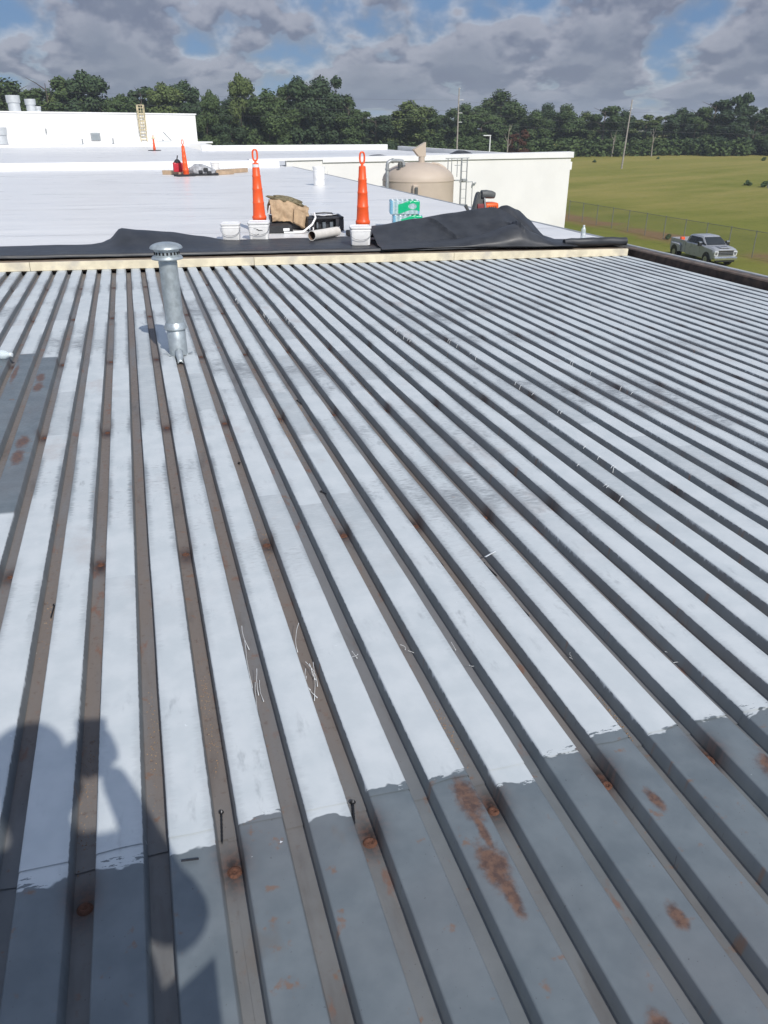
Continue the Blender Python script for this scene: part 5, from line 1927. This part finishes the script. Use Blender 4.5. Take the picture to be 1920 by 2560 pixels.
fl = -DEP + 0.005
screw('black screw lying along the brown groove below the paint edge', (0.014, 1.352, fl), (0.006, 1.262, fl - 0.001))
screw('black screw lying just above the ringed weld', (0.318, 1.296, fl - 0.006), (0.304, 1.228, fl - 0.006), 0.0032)
screw('black screw in the rusty groove left of the shadow of the head', (-0.424, 2.39, fl + 0.008), (-0.430, 2.31, fl + 0.008))
screw('black screw under the white sliver in a right-hand groove', (1.085, 2.27, fl - 0.022), (1.095, 2.17, fl - 0.022))
screw('black screw in the groove to the left of the white sliver', (0.925, 2.39, fl - 0.018), (0.932, 2.29, fl - 0.018))
screw('black screw in the groove nearest the debris pile on the right', (1.083, 2.0, fl - 0.021), (1.090, 1.90, fl - 0.021))
screw('black screw standing against a groove wall beyond the weld row', (0.33, 3.47, fl - 0.006), (0.335, 3.43, fl + 0.012))
screw('black screw in the groove right of the flue pipe', (0.640, 3.05, fl - 0.012), (0.660, 2.99, fl - 0.004))
screw('farthest black screw, near a far groove wall right of the flue', (0.79, 4.35, fl - 0.015), (0.80, 4.27, fl - 0.012))
bm = bm_new()
tube(bm, [(-0.082, 1.206, 0.0055), (-0.046, 1.201, 0.005)], 0.0022, 6)
tag(finish('thin_wire', bm, M_screw), 'short dark wire lying on the bare crown beside the elbow shadow', 'wire')
bm = bm_new()
box(bm, -0.004, 0.004, -0.03, 0.03, -0.0012, 0.0012, 0.0005, 1)
tag(finish('white_sliver', bm, M_paint, None, False, (1.105, 2.262, -0.018), (0, R(-24), R(-62))), 'white sliver of trim bridging a groove on the right', 'scrap')
rs = random.Random(21)


def drips(cx, cy, spread_x, spread_y, n, lmin, lmax, ang):
    for i in range(n):
        x_, y_ = cx + rs.uniform(-1, 1) * spread_x, cy + rs.uniform(-1, 1) * spread_y
        a = ang + rs.gauss(0, 0.12)
        bow = rs.gauss(0, 0.005)
        l_ = rs.uniform(lmin, lmax)
        z0_ = rs.uniform(-DEP + 0.004, -0.002)
        pts = []
        for q_ in range(6):
            f = q_ / 5
            pts.append((x_ + math.sin(a) * l_ * f + bow * math.sin(PI * f) + rs.gauss(0, 0.0006), y_ + math.cos(a) * l_ * f, zdeck(x_) + lerp(z0_, -DEP + 0.003, f) + 0.004))
        bm = bm_new()
        tube(bm, pts, [0.0008, 0.0006, 0.0006, 0.0006, 0.0007, 0.0017], 5)
        o = wpart('paint_drip', bm, M_paint, bld, True)


drips(0.170, 1.98, 0.018, 0.20, 5, 0.06, 0.20, PI)
drips(0.326, 1.95, 0.016, 0.18, 4, 0.05, 0.18, PI)
drips(0.318, 1.78, 0.014, 0.03, 3, 0.02, 0.05, PI * 0.9)
drips(0.475, 1.88, 0.02, 0.06, 2, 0.015, 0.03, 1.2)
drips(0.63, 1.80, 0.02, 0.06, 2, 0.015, 0.03, 1.2)
drips(0.78, 1.75, 0.02, 0.06, 2, 0.015, 0.03, 1.2)
drips(1.08, 1.62, 0.02, 0.05, 2, 0.015, 0.03, 1.2)
drips(1.38, 1.55, 0.03, 0.05, 2, 0.015, 0.03, 1.2)
# paint curtains hanging into the right-hand grooves
for (gx, gy, ln) in ((GX + 13 * PIT, 3.05, 0.32), (GX + 12 * PIT, 2.85, 0.28), (GX + 14 * PIT, 4.0, 0.35), (GX + 14 * PIT, 5.2, 0.3), (GX + 12 * PIT, 5.6, 0.3), (GX + 7 * PIT, 6.3, 0.3), (GX + 6 * PIT, 6.5, 0.2), (GX + 18 * PIT, 4.3, 0.4), (GX + 5 * PIT, 7.2, 0.2)):
    for q_ in range(5):
        y_ = gy + rs.uniform(-ln, ln)
        x_ = gx + HALF - 0.001
        dl = rs.uniform(0.008, 0.030)
        bm = bm_new()
        tube(bm, [(x_ + 0.006, y_, zdeck(x_) + 0.001), (x_ - 0.002, y_, zdeck(x_) - 0.003), (x_ - 0.004 - dl * 0.12, y_ + rs.uniform(-0.008, 0.008), zdeck(x_) - dl)], [0.0028, 0.0017, 0.0013], 5)
        wpart('paint_drip', bm, M_paint, bld, True)
# grit and flakes in the grooves
vs, fs = [], []
def speck(x_, y_, z_, s_):
    b = len(vs)
    for v in ((-1, -1, 0), (1, -0.6, 0), (0.2, 1, 0), (0, 0, 1.1)):
        vs.append((x_ + v[0] * s_ * rs.uniform(0.6, 1.2), y_ + v[1] * s_ * rs.uniform(0.6, 1.2), z_ + v[2] * s_ * 0.8))
    fs.extend([(b, b + 2, b + 1), (b, b + 1, b + 3), (b + 1, b + 2, b + 3), (b + 2, b, b + 3)])
for kx, y0_, y1_, n in ((0, 1.45, 2.1, 260), (-1, 1.35, 1.9, 90), (-2, 1.2, 1.75, 160), (4, 3.2, 4.4, 200), (5, 3.5, 4.6, 160), (6, 3.6, 4.4, 90), (1, 3.6, 5.3, 110), (7, 1.28, 1.5, 130), (4, 1.3, 1.6, 110), (7, 1.9, 2.05, 60), (2, 2.3, 3.1, 60), (0, 4.2, 5.2, 80), (3, 5.5, 7.0, 120), (8, 4.2, 5.6, 90), (-3, 2.0, 3.0, 80)):
    for i in range(n):
        y_ = y0_ + (y1_ - y0_) * rs.betavariate(2, 2)
        x_ = GX + kx * PIT + rs.gauss(0.0, 0.009)
        x_ = min(max(x_, GX + kx * PIT - 0.02), GX + kx * PIT + 0.02)
        speck(x_, y_, zdeck(x_) - DEP + 0.001, rs.uniform(0.0008, 0.0028))
me = bpy.data.meshes.new('groove_grit')
me.from_pydata(vs, [], fs)
M_grit = simple('rusty_grit', (0.24, 0.15, 0.085), 0.9, 0, 0.5, 300, (0.40, 0.34, 0.22), 0.8)
tag(link('groove_grit', me, M_grit), 'rusty grit and flakes lying in the deck grooves', 'grit', None, 'stuff')


# ------------------------------------------------------------------ humid air
m = bpy.data.materials.new('humid_air')
m.use_nodes = True
nt = m.node_tree
nt.nodes.remove(nt.nodes['Principled BSDF'])
pv = nt.nodes.new('ShaderNodeVolumePrincipled')
pv.inputs['Color'].default_value = (0.82, 0.90, 1.0, 1)
pv.inputs['Density'].default_value = 0.00035
nt.links.new(pv.outputs[0], nt.nodes['Material Output'].inputs['Volume'])
bm = bm_new()
box(bm, -1600, 1900, -700, 2600, GZ - 1.0, 22.0)
o = finish('haze', bm, m)
tag(o, 'thin humid haze over the field and woods', 'haze', None, 'stuff')
